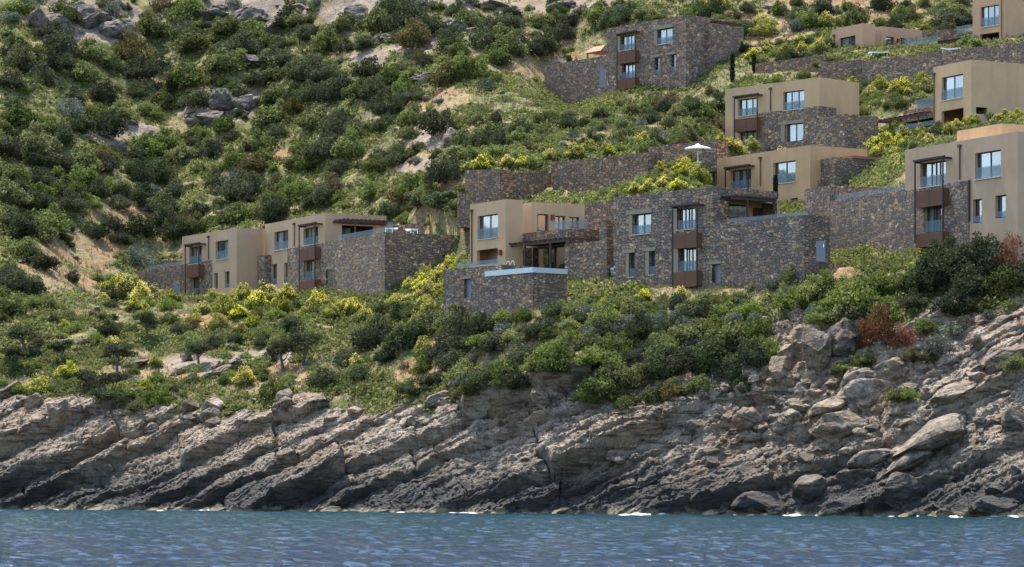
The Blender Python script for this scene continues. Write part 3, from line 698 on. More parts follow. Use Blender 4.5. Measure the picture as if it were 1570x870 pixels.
# ---- 9: villa right, behind the yellow bushes
v = Villa('villa', 'brown cube villa behind yellow bushes at the right edge, with one large curtained window', (990,380), (750,440), 268, (1250,0,4.144))
v.win((802,482,938,630), panes=2, curtain=((.05,.5),)); v.hollow((802,697,942,790), deep=2.5); v.hollow((1022,683,1095,727), side='S', deep=1.5)
zb = low(v, 790); main_block(v, 1500, 770, left=750, mat='plaster_tan'); v.pipe(758, 480, 790)
p2 = v.F.shift(-1.5); ua, ub = p2.u(v.Z(555,0)[0]), p2.u(v.Z(752,0)[0]); zt = p2.z(*v.Z(745,672)); 
box(v.root, 'stone_parapet', p2, ua, ub, zt-1.1, zt, 3., M['stone_brown'], foot=False)
mb = MB(); slab(mb, p2, p2.u(v.Z(615,0)[0]), ub, zt+.01, zt+.85, -.3, -.28); mb.build('glass_balustrade', M['guard'], v.root)
p3 = v.F.shift(-3.5); ua3, ub3 = p3.u(v.Z(500,0)[0]), p3.u(v.Z(752,0)[0]); box(v.root, 'terrace_wall', p3, ua3, ub3, zb, zt-1., 3., M['plaster_tan'], foot=False)
mb = MB(); a, b, c, d = v.rect(p3, 600, 735, 745, 800); slab(mb, p3, a, b, c, d, .01, .06); mb.build('window', M['pane'], v.root)
zp = p2.z(*v.Z(745,706)); pergola(v.root, p2, p2.u(v.Z(372,0)[0]), ub, zp-.35, -2.2, .6, (p2.u(v.Z(505,0)[0]), p2.u(v.Z(685,0)[0])), zp-4., 12)
v.glass(p2.shift(1.2), 490, 835, 750, 790, 28)
p4 = plane2(v.Z(188,0)[0], 271, v.Z(400,0)[0], 273); box(v.root, 'stone_wing', p4, 0., p4.u(v.Z(400,0)[0]), zb, p4.z(*v.Z(190,725)), 5., M['stone'])
v.finish(); V9 = v

# ---- 10: small top villa
v = Villa('villa', 'small low ochre villa at the top, the long retaining wall passing below it', (300,148), (105,190), 312, (1250,0,4.144))
v.win((152,235,255,352), panes=2, curtain=((.05,.5),), guard=.3)
zb = low(v, 400); main_block(v, 380, 390, left=105, mat='plaster_rose'); v.pipe(122, 235, 390)
pr = plane2(v.Z(420,0)[0], 315, v.Z(677,0)[0], 318); hr = []
v.win((450,235,502,307), side=hr, pl=pr, panes=1, curtain=None, guard=0, sill=False); v.win((540,245,582,300), side=hr, pl=pr, panes=2, curtain=(.1,.9), guard=0, sill=False); v.win((605,255,650,300), side=hr, pl=pr, panes=2, curtain=None, guard=0, sill=False)
v.lamp(522, 262, pr)
box(v.root, 'plaster_wall', pr, 0., pr.u(v.Z(677,0)[0]), zb, pr.z(*v.Z(422,168)), 7., M['plaster_rose'], 0., hr)
pp = plane2(v.Z(420,0)[0], 312, v.Z(690,0)[0], 309); zt = pp.z(*v.Z(560,292)); box(v.root, 'stone_parapet', pp, 0., pp.u(v.Z(690,0)[0]), zb, zt, 1., M['stone'], foot=False)
mb = MB(); slab(mb, pp, 2.5, 6.5, zt+.01, zt+.7, -.3, -.28); mb.build('glass_balustrade', M['guard'], v.root)
v.finish(); V10 = v

# ---- 11: top right villa, cut by the frame
v = Villa('villa', 'rosy ochre villa in the top right corner, cut off by the picture edge', (1190,-52), (1000,-15), 300, (1250,0,4.144), psi=50)
v.win((1050,38,1166,166), panes=3, curtain=((.05,.35),)); v.hollow((1048,212,1168,282), deep=2.); v.lamp(1020, 260)
zb = low(v, 300); main_block(v, 1600, 280, left=1000, mat='plaster_rose'); v.pipe(1186, -20, 275)
p2 = v.F.shift(-2.5); ua, ub = p2.u(v.Z(800,0)[0]), p2.u(v.Z(1002,0)[0]); zt = p2.z(*v.Z(1000,200))
box(v.root, 'stone_parapet', p2, ua, ub, zt-1., zt, 3., M['stone_brown'], foot=False)
mb = MB(); slab(mb, p2, p2.u(v.Z(885,0)[0]), ub, zt+.01, zt+.8, -.3, -.28); mb.build('glass_balustrade', M['guard'], v.root)
p3 = v.F.shift(-4.5); box(v.root, 'terrace_wall', p3, p3.u(v.Z(810,0)[0]), p3.u(v.Z(1002,0)[0]), zb, zt-.9, 2., M['plaster_rose'], foot=False)
p4 = v.F.shift(-5); box(v.root, 'stone_wing', p4, p4.u(v.Z(680,0)[0]), p4.u(v.Z(840,0)[0]), zb, p4.z(*v.Z(760,195)), 3., M['stone_brown'])
mb = MB(); a, b, c, d = v.rect(p3, 880, 275, 990, 310); slab(mb, p3, a, b, c, d, .01, .06); mb.build('window', M['pane'], v.root)
zp = p2.z(*v.Z(1000,238)); pergola(v.root, p2, p2.u(v.Z(800,0)[0]), ub, zp-.3, -2., .6, (p2.u(v.Z(940,0)[0]),), zp-3.5, 10)
v.finish(); V11 = v

# ================================================================== free retaining walls
def rwall(label, pa, qa, Ya, pb, qb, Yb, hgt, th=1.5, mat='stone_brown', fill=6., grp='stone retaining walls'):
    pl = plane2(pa, Ya, pb, Yb); u1 = pl.u(pb); za_, zb_ = za(qa, Ya), za(qb, Yb)
    A, B = pl.xy(0), pl.xy(u1); C, D = B - pl.n*th, A - pl.n*th; mb = MB(); n = 1
    q = lambda P, z: (P[0], P[1], z)
    mb.hexa([q(A,za_-hgt), q(B,zb_-hgt), q(C,zb_-hgt), q(D,za_-hgt), q(A,za_), q(B,zb_), q(C,zb_), q(D,za_)])
    c = (A+B)/2; base = min(za_, zb_) - hgt
    o = mb.build('retaining_wall', M[mat], None, (c[0], c[1], base)); tag(o, label, 'retaining wall', grp)
    cap = MB(); nn = 14; rr = random.Random(int(pa))
    if fill: FILL.append(([A - pl.n*.95, B - pl.n*.95, B - pl.n*fill, A - pl.n*fill], za_ - .35, zb_ - .35, A, B))
    FOOT.append(([A + pl.n*.9, B + pl.n*.9, B - pl.n*.75, A - pl.n*.75], min(za_, zb_) - hgt*.80))
    return o
k = (690,190,3.738); zz = lambda x, y: (k[0]+x/k[2], k[1]+y/k[2])
rwall('short dark stone retaining wall at the left end of the stepped garden walls', *zz(85,265), 272, *zz(285,262), 269, 5.)
rwall('low stone wall at the foot of the short retaining wall, behind the pool villa roof', *zz(40,402), 266, *zz(285,392), 264.5, 3., fill=3)
rwall('reddish brown stone retaining wall behind the pool villa, with flat top below yellow bushes', *zz(286,276), 268, *zz(578,284), 271, 6.)
rwall('tallest and longest brown stone garden wall, rising to the right towards the parasol', *zz(578,220), 270.5, *zz(1136,166), 263, 8.5)
rwall('stone wall right behind the white parasol', *zz(1136,132), 264.5, *zz(1530,94), 259, 5.)
rwall('long stone retaining wall below the two top villas, running out of the picture on the right', 1322, 94, 302, 1600, 60, 283, 4.2, mat='stone', fill=5)
rwall('stone retaining wall stub left of the long wall, below the small top villa', 1255, 95, 304, 1323, 92, 303, 3.6, mat='stone', fill=4)
rwall('low stone wall right of the high stone villa with a cypress in front', 1158, 98, 312, 1256, 85, 307, 2.6, fill=4)
rwall('grey stone terrace wall behind the bastion of the second villa', *(390+975/4.618, 310+168/4.618), 278, *(390+1465/4.618, 310+125/4.618), 274, 4., mat='stone', fill=6)
rwall('low stone wall behind the glass terrace of the leftmost villa', 230, 399.5, 314, 268, 399.5, 311, 2.5, mat='stone', fill=0)

# ---- parasol and loungers
def parasol(px, py_top, py_foot, Y, wpx):
    x, y = XY(px, Y); z0 = za(py_foot, Y) ; z1 = za(py_top, Y); r = wpx/2*Y/F
    e = empty('parasol', (x, y, z0-.4), 'white octagonal parasol standing open before the stone garden wall', 'parasol')
    mb = MB(); k = 8; zc = z1; zr = z1 - .5*r*.55
    ring = [(x + r*math.cos(2*math.pi*i/k+.3), y + r*math.sin(2*math.pi*i/k+.3), zr) for i in range(k)]
    for i in range(k):
        a, b = ring[i], ring[(i+1)%k]; mb.poly([(x,y,zc), a, b]); mb.quad((a[0],a[1],zr), (b[0],b[1],zr), (b[0],b[1],zr-.12), (a[0],a[1],zr-.12))
    mb.build('canopy', M['canvas'], e)
    mb = MB(); mb.poly([(x + .1*r*math.cos(2*math.pi*i/k), y + .1*r*math.sin(2*math.pi*i/k), zc+.05) for i in range(k)]); 
    for i in range(k):
        a = 2*math.pi*i/k; b = 2*math.pi*(i+1)/k; mb.poly([(x,y,zc+.13), (x+.2*r*math.cos(a), y+.2*r*math.sin(a), zc-.04), (x+.2*r*math.cos(b), y+.2*r*math.sin(b), zc-.04)])
    mb.build('vent_cap', M['canvas'], e)
    mb = MB(); mb.tube((x,y,z0-.4), (x,y,zc+.1), .05, 8); mb.tube((x,y,z0-.4), (x,y,z0-.3), .35, 10); mb.build('pole', M['white'], e)
    mb = MB()
    for p in ring: mb.tube((x,y,zc-.06), (p[0],p[1],p[2]-.03), .018, 4)
    mb.build('rib', M['steel'], e)
parasol(1070, 222, 243, 256, 43)

def lounger(px, py, Y, label, rz, at=None):
    x, y = XY(px, Y); z = za(py, Y)
    if at is not None: x, y, z = at[0][0], at[0][1], at[1] + .42
    e = empty('sun_lounger', (x, y, z-.42), label, 'sun lounger', 'white sun loungers')
    c, s = math.cos(rz), math.sin(rz)
    def T(a, b, h): return (x + a*c - b*s, y + a*s + b*c, z - .42 + h)
    def bx(mb, a0, a1, b0, b1, h0, h1, lift=0): mb.hexa([T(a0,b0,h0), T(a1,b0,h0+lift), T(a1,b1,h0+lift), T(a0,b1,h0), T(a0,b0,h1), T(a1,b0,h1+lift), T(a1,b1,h1+lift), T(a0,b1,h1)])
    mb = MB(); bx(mb, -1.0, .25, -.35, .35, .28, .42); mb.build('mattress', M['white'], e)
    mb = MB(); bx(mb, .26, 1.0, -.35, .35, .30, .42, .14); mb.build('backrest', M['white'], e)
    for a in (-.9, .8):
        for b in (-.3, .3): mb = MB(); bx(mb, a-.03, a+.03, b-.03, b+.03, -.0, .277); mb.build('leg', M['steel'], e)
lounger(1347, 80.5, 307, 'white sun lounger with raised back on the lawn of the small top villa', R(15))
lounger(1459, 75, 297, 'white sun lounger beside the pergola of the top right villa', R(150))
lounger(601, 354, 264, 'white sun lounger at the corner of the stone bastion terrace', R(78), (V2.F.xy(V2.F.u(V2.Z(930,0)[0])-.9, -1.0), V2c[2]))
lounger(639, 357, 268, 'white sun lounger further right on the stone bastion terrace', R(105), (V2c[0].xy(V2c[0].u(639), -1.0), V2c[2]))
# ================================================================== terrain
SH = [(-900,262),(-300,246),(0,235),(250,228),(550,217),(780,208),(1000,201),(1250,195),(1480,188),(1570,186),(1900,182),(2500,178)]
PROF = {   # px: [(Y, py)...] above the shore
 0:   [(250,602),(272,465),(300,345),(335,190),(360,75),(385,-40),(420,-190)],
 140: [(247,596),(266,505),(291,455),(306,420),(322,320),(350,180),(382,30),(425,-190)],
 250: [(244,610),(262,530),(280,470),(299,457),(308,442),(312,420),(319,386),(336,310),(360,190),(388,20),(430,-190)],
 420: [(239,602),(256,530),(274,466),(288,458),(294,425),(304,378),(322,320),(350,200),(383,10),(430,-190)],
 560: [(232,600),(247,530),(264,470),(285,385),(300,330),(330,205),(372,5),(425,-190)],
 700: [(222,602),(229,530),(234,482),(255,428),(267,400),(271,312),(276,258),(300,215),(335,110),(365,0),(420,-200)],
 800: [(216,598),(220,530),(224,486),(240,440),(258,350),(268,310),(274,255),(300,190),(335,110),(365,0),(420,-200)],
 870: [(212,590),(216,530),(222,478),(242,420),(256,340),(267,308),(272,240),(300,190),(341,168),(347,100),(356,20),(410,-190)],
 1000:[(210,592),(215,520),(222.3,472),(242,318),(252,284),(258,270),(263,264),(267,235),(285,205),(300,182),(318,155),(328,100),(342,20),(400,-200)],
 1065:[(209,580),(214,510),(220.5,458),(240,322),(249,278),(255,250),(261,245),(267,235),(282,220),(300,168),(318,135),(330,90),(343,12),(400,-200)],
 1102:[(208.5,575),(213,502),(219.5,450),(240,330),(258,312),(266,270),(281,245),(296,200),(304,145),(325,80),(345,5),(400,-200)],
 1130:[(208,572),(213,500),(219,448),(240,330),(261,310),(266,275),(281,250),(295,240),(300,195),(306,135),(325,75),(345,5),(400,-200)],
 1250:[(206,545),(210,480),(215,415),(228,400),(238,334),(246,314),(256,288),(268,254),(283,243),(290,215),(295,175),(303,128),(308,95),(322,60),(345,0),(400,-200)],
 1370:[(203,545),(207,480),(212,408),(217.5,398),(232,290),(245,242),(258,228),(281,214),(288,165),(299,128),(304,95),(318,70),(345,-10),(400,-210)],
 1480:[(199,555),(203,490),(207,425),(222,300),(238,222),(266,198),(279,188),(284,160),(291,108),(296,74),(315,58),(345,-30),(400,-220)],
 1570:[(197,550),(201,490),(204,435),(222,280),(238,205),(258,190),(274,180),(280,140),(286,96),(292,64),(312,48),(345,-50),(400,-240)],
}
def build_profile(pxs, Ys):
    keys = sorted(PROF); sh = np.array(SH, float)
    G = []
    for k in keys:
        ys = np.interp(k, sh[:,0], sh[:,1]); pts = [(ys-60, -14.), (ys, 0.)] + [(Y, za(p, Y)) for Y, p in PROF[k]]
        Y, z = np.array(pts).T
        z2 = np.concatenate([z, [z[-1] + 400*.42]]); Y2 = np.concatenate([Y, [Y[-1]+400]])
        # parametrise by distance behind the shore so that the shore follows its own line
        G.append(np.interp(Ys, Y2 - ys, z2))
    return np.array(keys, float), np.array(G)

a_in = np.linspace(-.205, .205, 410); 
a_all = np.concatenate([np.linspace(-.62, -.21, 60), a_in, np.linspace(.21, .62, 60)])
T_all = np.concatenate([np.linspace(-30, 110, 360), np.linspace(110.5, 215, 210), np.linspace(217, 300, 30)])   # metres behind the shore
kx, G = build_profile(None, T_all)
px_all = CX + a_all*F
shore_all = np.interp(px_all, [s[0] for s in SH], [s[1] for s in SH])
Zg = np.empty((len(a_all), len(T_all)))
for j in range(len(T_all)): Zg[:, j] = np.interp(px_all, kx, G[:, j])
def smooth(A, ax, k):
    w = np.hanning(2*k+3)[1:-1]; w /= w.sum(); pad = [(0,0),(0,0)]; pad[ax] = (k,k); B = np.pad(A, pad, mode='edge')
    return sum(w[i] * np.take(B, np.arange(i, i+A.shape[ax]), axis=ax) for i in range(len(w)))
Zg = smooth(smooth(Zg, 0, 6), 1, 4)
Yg = shore_all[:, None] + T_all[None, :]; Xg = a_all[:, None]*Yg
Zbase = Zg.copy()
# natural unevenness
up = sstep(6, 30, T_all)[None, :]
wild = sstep(820, 620, px_all)[:, None] * sstep(60, 110, T_all)[None, :]
Zg = Zg + up*(.35*fbm(Xg*.22, Yg*.22, 3, 4) + 1.1*wild*fbm(Xg*.09, Yg*.09, 8, 3) + .5*wild*np.abs(fbm(Xg*.3, Yg*.3, 12, 3)))

def in_poly(poly, X, Y):
    r = np.zeros(X.shape, bool); n = len(poly)
    for i in range(n):
        (x1, y1), (x2, y2) = poly[i][:2], poly[(i+1) % n][:2]
        c = ((y1 > Y) != (y2 > Y)); xi = (x2-x1)*(Y-y1)/((y2-y1) if y2 != y1 else 1e-9) + x1
        r ^= c & (X < xi)
    return r
def grow(poly, m):
    P = np.array([p[:2] for p in poly]); c = P.mean(0); v = P - c; L = np.hypot(*v.T)[:, None]; return c + v*(1 + m/L)
for poly, zA, zB, A, B in FILL:
    P = poly; inside = in_poly(P, Xg, Yg); d = (B-A)/np.hypot(*(B-A)); t = ((Xg-A[0])*d[0] + (Yg-A[1])*d[1])/np.hypot(*(B-A))
    Zg = np.where(inside, np.maximum(Zg, zA + (zB-zA)*np.clip(t, 0, 1)), Zg)
for poly, zt in FOOT:
    inside = in_poly(grow(poly, .25), Xg, Yg); Zg = np.where(inside, np.minimum(Zg, zt - .4), Zg)

# ------------------------------------------------------------------ the rocky shore: tilted limestone beds, broken into blocks
RT = [(-300,632),(0,630),(60,616),(130,622),(200,648),(260,652),(330,640),(420,634),(520,634),(600,638),(690,632),(760,618),(840,586),(900,572),(1000,592),(1090,560),(1160,520),(1230,485),(1300,470),(1380,505),(1450,500),(1520,490),(1570,470),(1900,450)]
aS = np.linspace(-.245, .245, 1800); pS = CX + aS*F; shS = np.interp(pS, [s[0] for s in SH], [s[1] for s in SH])
def zlook(Z, a, T):
    """bilinear lookup of a terrain layer at angle a and distance T behind the shore"""
    ia = np.clip(np.interp(a, a_all, np.arange(len(a_all))), 0, len(a_all)-1.001); it = np.clip(np.interp(T, T_all, np.arange(len(T_all))), 0, len(T_all)-1.001)
    i = ia.astype(int); j = it.astype(int); u = ia-i; w = it-j
    return (Z[i,j]*(1-u)+Z[i+1,j]*u)*(1-w) + (Z[i,j+1]*(1-u)+Z[i+1,j+1]*u)*w
def hit(px, py, Z=None, t0=1.):
    Z = Zg if Z is None else Z
    a = (px-CX)/F; sh = np.interp(px, [s[0] for s in SH], [s[1] for s in SH]); T = np.arange(t0, 230, .25)
    z = zlook(Z, np.full_like(T, a), T); los = za(py, sh+T); k = np.argmax(z >= los)
    if not (z >= los).any(): return None
    Y = sh + T[k]; return np.array([a*Y, Y, z[k]]), T[k]
rtT = []
for p in np.linspace(-300, 1900, 120):
    q = np.interp(p, [r[0] for r in RT], [r[1] for r in RT]); h = hit(p, q, Zbase); rtT.append((p, h[1] if h is not None else 15.))
rtT = np.array(rtT)
def rock_top(px):
    px = np.asarray(px, float); return np.interp(px, rtT[:,0], rtT[:,1]) + 2.6*fbm(px*.013, px*0+3.3, 411, 3)*np.interp(px, [1000, 1150], [1., .5])
NS = 300
sv = np.linspace(0, 1, NS)
topT = rock_top(pS) + 3.0
TS = -2.6 + (topT + 2.6)[:, None]*sv[None, :]
AS = np.repeat(aS[:, None], NS, 1); YS = shS[:, None] + TS; XS = AS*YS; ZS = zlook(Zbase, AS, TS)
ZS = np.where(TS < 0, TS*.45, ZS)
rng = np.random.RandomState(4)
th = np.interp(pS, [-100, 200, 500, 900, 1150, 1400, 1700], R(1)*np.array([23, 22, 22, 19, 16, 22, 26]))[:, None]
wx = .30*fbm(XS*.09, ZS*.14, 31, 3); Xw = XS + .35*fbm(XS*.25+5, ZS*.3, 35, 3)
tang = np.tan(R(27))
s = ZS*np.cos(th) - (Xw*np.sin(th) if False else np.cumsum(np.gradient(Xw, axis=0)*np.sin(th), axis=0)) + wx
t = Xw*np.cos(th) + ZS*np.sin(th)
def beds(s, t, lo, hi, bl0, bl1, seed, amp, jitter=.25):
    r = np.random.RandomState(seed); e = np.cumsum(r.uniform(lo, hi, 400)); e -= e[-1]/2
    i = np.clip(np.searchsorted(e, s) - 1, 0, len(e)-2); th_ = e[i+1]-e[i]
    L = r.uniform(bl0, bl1, 400)[i]; off = r.uniform(0, 50, 400)[i]
    tt = t + jitter*vnoise(s*1.3, t*.7, seed+5)
    b = np.floor((tt+off)/L); f = (tt+off)/L - b
    tilt = (hsh(i, b, seed+1) - .5)*.30*th_
    phi = np.clip((s - e[i] + (f-.5)*tilt)/th_, 0, 1)
    A = (.30 + .95*hsh(i, b, seed)**1.5)*th_*amp
    prof = sstep(0, .085, phi)*(1-phi)**.85
    cd = np.minimum(f, 1-f)*L
    crack = np.exp(-(cd/.10)**2)*(hsh(i, b, seed+3) > .25)
    seam = np.exp(-(phi*th_/.07)**2)
    return A*prof + (f-.5)*L*.05*(hsh(i, b, seed+7)-.3) - .48*crack*np.minimum(1, th_)*amp - .42*seam*amp*np.minimum(1, th_)
left = sstep(1250, 980, pS)[:, None]; talus = sstep(1000, 1120, pS)[:, None]*sstep(2.5, 6.5, ZS)*sstep(1480, 1380, pS)[:, None]
k1 = 1 - .72*talus
dsp = beds(s, t, .9, 3.2, 7., 20., 11, .95)*k1*(1-.45*sstep(780, 1000, pS))[:, None] + beds(s + .13*fbm(XS*.4, ZS*.5, 71, 2), t, .35, 1.0, 1.4, 4.5, 12, .62)*(.35+.65*sstep(-.3, .45, fbm(XS*.16, ZS*.22, 77, 2)))*k1 + beds(s + .07*fbm(XS*.9, ZS*1.1, 72, 2), t, .14, .36, .6, 2., 13, .55)*k1*.9
dsp += .26*fbm(XS*.42, ZS*.55 + YS*.2, 51, 3) + .13*fbm(XS*1.7, ZS*2.1 + YS*.6, 52, 3) + .075*fbm(XS*4.6, ZS*6 + YS*2, 53, 2)
dsp += talus*(.55*np.abs(fbm(XS*.8, ZS*.9 + YS*.4, 61, 4)) )
env = sstep(0., .03, sv)[None, :]*(.6+.4*sstep(.95, .62, sv))[None, :]*sstep(1.0, .93, sv)[None, :]
NV = np.array([0., -.62, .785]); dd = (dsp - .35)*env - .5*(1-sstep(1.0, .86, sv))[None, :]
Vs = np.stack([XS, YS + NV[1]*dd, ZS + NV[2]*dd], -1)
shore = mesh_np('rocky_shore', Vs.reshape(-1,3), grid_faces(len(aS), NS)[:, ::-1], 4, M['rock']); tag(shore, kind='structure')
# terrain dips under the rock sheet so that the two never meet in one face
Tt = np.broadcast_to(T_all[None, :], Zg.shape); rt = rock_top(px_all)[:, None]
Zter = Zg - 1.3*sstep(rt+1.8, rt+.2, Tt)
cov = np.zeros(Zg.shape + (4,), np.float32); cov[..., 3] = 1
PXg, PYg = pxy(Xg, Yg, Zg)
def blob(ch, px, py, rx, ry, v=1.):
    d = ((PXg-px)/rx)**2 + ((PYg-py)/ry)**2 + .5*fbm(Xg*.25, Yg*.25, 90, 3); cov[..., ch] = np.maximum(cov[..., ch], v*sstep(1.2, .6, d))
for b in ((150,375,60,30),(90,430,60,20),(70,410,40,40),(690,150,40,18),(640,165,24,24),(1170,40,90,28),(1260,15,120,22),(1350,8,80,14),(880,88,60,10),(705,300,12,26),(190,330,60,30),(330,490,60,14),(260,570,120,18),(420,580,80,22),(640,575,40,25),(1290,420,40,10),(1540,545,60,18),(420,240,50,14),(600,250,60,20),(650,300,50,25),(1010,100,60,30),(760,520,50,12),(830,90,60,40)): blob(0, *b, .75)
for b in ((140,35,110,45),(380,20,110,30),(540,18,70,32),(345,165,75,28),(190,205,70,28),(660,70,70,14),(700,8,80,14),(870,8,90,12),(100,60,40,30),(655,205,50,22),(580,180,30,10),(300,560,80,16),(400,545,60,14),(640,260,50,18),(560,85,35,22)): blob(1, *b, .62)
cov[..., 1] = np.maximum(cov[..., 1], sstep(rt+2.5, rt-.5, Tt)*.9)
ter = mesh_np('hillside', np.stack([Xg, Yg, Zter], -1).reshape(-1,3), grid_faces(len(a_all), len(T_all))[:, ::-1], 4, M['ground'], smooth=True); tag(ter, kind='structure')
ca = ter.data.color_attributes.new('cover', 'FLOAT_COLOR', 'POINT'); ca.data.foreach_set('color', cov.ravel())

# ------------------------------------------------------------------ the sea
def spaced(lo, a, b, hi, d, D):
    L = [b]; 
    while L[-1] < hi: L.append(L[-1] + min(D, d*1.15**(len(L))))
    K = [a]
    while K[-1] > lo: K.append(K[-1] - min(D, d*1.15**(len(K))))
    return np.array(K[:0:-1] + list(np.arange(a, b, d)) + L)
xw = spaced(-600, -52, 48, 600, .19, 40.); yw = spaced(-300, 76, 246, 262, .17, 30.)
XW, YW = np.meshgrid(xw, yw, indexing='ij')
fade = sstep(60, 76, YW)*sstep(60, 46, np.abs(XW))
c_, s_ = math.cos(.35), math.sin(.35); XR = XW*c_ + YW*s_; YR = -XW*s_ + YW*c_
ZW = fade*(.040*vnoise(XR*.33, YR*.62, 201) + .052*vnoise(XR*.9+3, YR*1.5, 202) + .050*vnoise(XW*1.6, YW*2.4+9, 203) + .040*vnoise(XR*2.6, YR*2.9, 204))
sea = mesh_np('sea', np.stack([XW, YW, ZW], -1).reshape(-1,3), grid_faces(len(xw), len(yw))[:, ::-1], 4, M['water'], smooth=True); tag(sea, kind='structure')
bed = MB(); bed.quad((-600,-300,-15), (600,-300,-15), (600,262,-15), (-600,262,-15)); 
# ------------------------------------------------------------------ foam where the swell meets the rock
above = Vs[..., 2] > .02; first = np.argmax(above, axis=1); Ywl = Vs[np.arange(len(aS)), first, 1]
Ywl = np.convolve(np.pad(Ywl, 4, mode='edge'), np.ones(9)/9, 'valid') - .1
fx = aS*Ywl; wn = .8*fbm(fx*.22, fx*0, 301, 3) + .55*fbm(fx*1.9, fx*0, 302, 3); hgt = np.clip(wn + .32, 0, .6)*.25
hgt *= np.interp(pS, [0, 300, 500, 850, 950, 1200, 1570], [.6, .7, .6, .8, 1.25, 1.25, 1.1])
prof = [(-.5, -.1), (-.34, .35), (-.12, .9), (.12, 1.), (.5, -.2)]; FV = []
for o, h in prof:
    y = Ywl + o*(.6+hgt*2); z = h*hgt*(.75+.5*vnoise(fx*3.3, fx*0+o*5, 303)) - (hgt < .03)*.3 - .02; FV.append(np.stack([aS*y, y + .08*vnoise(fx*4, fx*0+o*9, 304), z], -1))
foam = mesh_np('sea_foam', np.stack(FV, 1).reshape(-1,3), grid_faces(len(aS), len(prof)), 4, M['foam'], smooth=True); tag(foam, 'white foam of the swell along the foot of the shore rocks', kind='stuff')

# rock sheet lookup for standing boulders on it
sh_px, sh_py = pxy(Vs[...,0], Vs[...,1], Vs[...,2])
flat_px, flat_py, flatV = sh_px.ravel(), sh_py.ravel(), Vs.reshape(-1,3)
def onshore(px, py):
    i = int(np.argmin(np.abs(aS - (px-CX)/F))); j = np.argmin(np.abs(sh_py[i] - py))
    if abs(sh_py[i, j]-py) < 3: 
        jj = np.where(np.abs(sh_py[i]-py) < 3)[0]; j = jj[np.argmin(Vs[i, jj, 1])]
        return Vs[i, j].copy()
    h = hit(px, py); return h[0] if h is not None else None

def ground(px, py):
    """first ground met through a point of the picture: the rock sheet or the slope"""
    h = hit(px, py); i = int(np.argmin(np.abs(aS - (px-CX)/F))); jj = np.where((np.abs(sh_py[i]-py) < 2.5) & (sv > .02))[0]
    if len(jj):
        j = jj[np.argmin(Vs[i, jj, 1])]
        if h is None or Vs[i, j, 1] < h[0][1] + 1.: return Vs[i, j].copy(), 0.
    return h
# ================================================================== vegetation
def leaf_mesh(name, mat, lobes, n, size, seed, upper=0., flat=.6, asp=.55, shell=.35, link=False, needle=False):
    """many small leaf faces through the volume of several overlapping lobes"""
    r = np.random.RandomState(seed); L = np.array(lobes, float); w = (L[:,3]*L[:,4]); w = w/w.sum()
    idx = r.choice(len(L), n, p=w); c = L[idx, :3]
    d = r.normal(size=(n, 3)); d /= np.linalg.norm(d, axis=1)[:, None]
    if upper: d[:, 2] = np.where(d[:, 2] < -.25, -d[:, 2]*upper, d[:, 2])
    rad = (1 - shell*r.uniform(0, 1, n)**1.6)[:, None]
    p = c + d*rad*np.stack([L[idx,3], L[idx,3], L[idx,4]], 1)
    p += r.normal(size=(n,3))*.03
    keep = p[:, 2] > .0; p = p[keep]; d = d[keep]; n = len(p)
    nr = d*flat + r.normal(size=(n,3))*.55; nr /= np.linalg.norm(nr, axis=1)[:, None]
    u = np.cross(nr, r.normal(size=(n,3))); u /= np.linalg.norm(u, axis=1)[:, None]; v = np.cross(nr, u)
    s = size*r.uniform(.6, 1.5, n)[:, None]; u = u*s; v = v*s*asp
    V = np.stack([p-u*.5, p-v*.5+u*.08, p+u*.5, p+v*.5+u*.08], 1)
    return mesh_np(name, V.reshape(-1,3), np.arange(n*4), 4, mat, link=link)
def bush_lobes(seed, n=11, h=.62, spread=.62, top=1.15):
    r = np.random.RandomState(seed); L = [(0, 0, .42*top, .62, .55*top)]
    for i in range(n):
        a = r.uniform(0, 6.28); q = 1.15*spread*math.sqrt(r.uniform(.1, 1)); rr = r.uniform(.2, .46); z = (r.uniform(.18, .95)*(1-.45*q))*top
        L.append((q*math.cos(a), q*math.sin(a), z*.85, rr, rr*r.uniform(.6, .95)))
    for i in range(5):
        a = r.uniform(0, 6.28); q = r.uniform(.75, 1.05); rr = r.uniform(.14, .26); L.append((q*math.cos(a), q*math.sin(a), r.uniform(.12, .5)*top, rr, rr))
    for i in range(3):
        a = r.uniform(0, 6.28); q = r.uniform(.1, .5); rr = r.uniform(.14, .24); L.append((q*math.cos(a), q*math.sin(a), r.uniform(.95, 1.2)*top*.85, rr, rr))
    return L
KIND = {}
def kind(key, mat, seeds, n, size, h=.62, top=1.15, nl=11, spread=.62, small=True, asp=.55, flat=.6):
    KIND[key] = [leaf_mesh(key, M[mat], bush_lobes(sd, nl, h, spread, top), n, size, sd, asp=asp, flat=flat) for sd in seeds]
kind('dark', 'l_dark', (1,2,3,4,5,6), 3600, .105, nl=15)
kind('green', 'l_green', (11,12,13,14,15), 2600, .125, nl=14, top=1.0)
kind('bright', 'l_bright', (21,22,23), 2600, .12, nl=14, top=.9)
kind('silver', 'l_silver', (31,32), 2000, .10, nl=8, top=1.0, spread=.45)
kind('broom', 'l_broom', (41,42,43), 2200, .14, nl=12, top=1.2, asp=.4)
kind('brown', 'l_brown', (51,52), 2400, .12, nl=10, top=.8, asp=.3)
kind('rust', 'l_rust', (61,62), 3800, .10, nl=16, top=1.15, asp=.35)
kind('olivebrown', 'l_olivebrown', (65,66), 3400, .11, nl=14, top=1.1, asp=.45)
FLOWER = [leaf_mesh('flowers', M['flower'], [(x, y, z+.10, a*.98, b*1.05) for x, y, z, a, b in bush_lobes(sd, 12, .62, .62, 1.25)], 950, .072, sd+7, upper=.9, shell=.12, asp=.8) for sd in (41,42,43)]

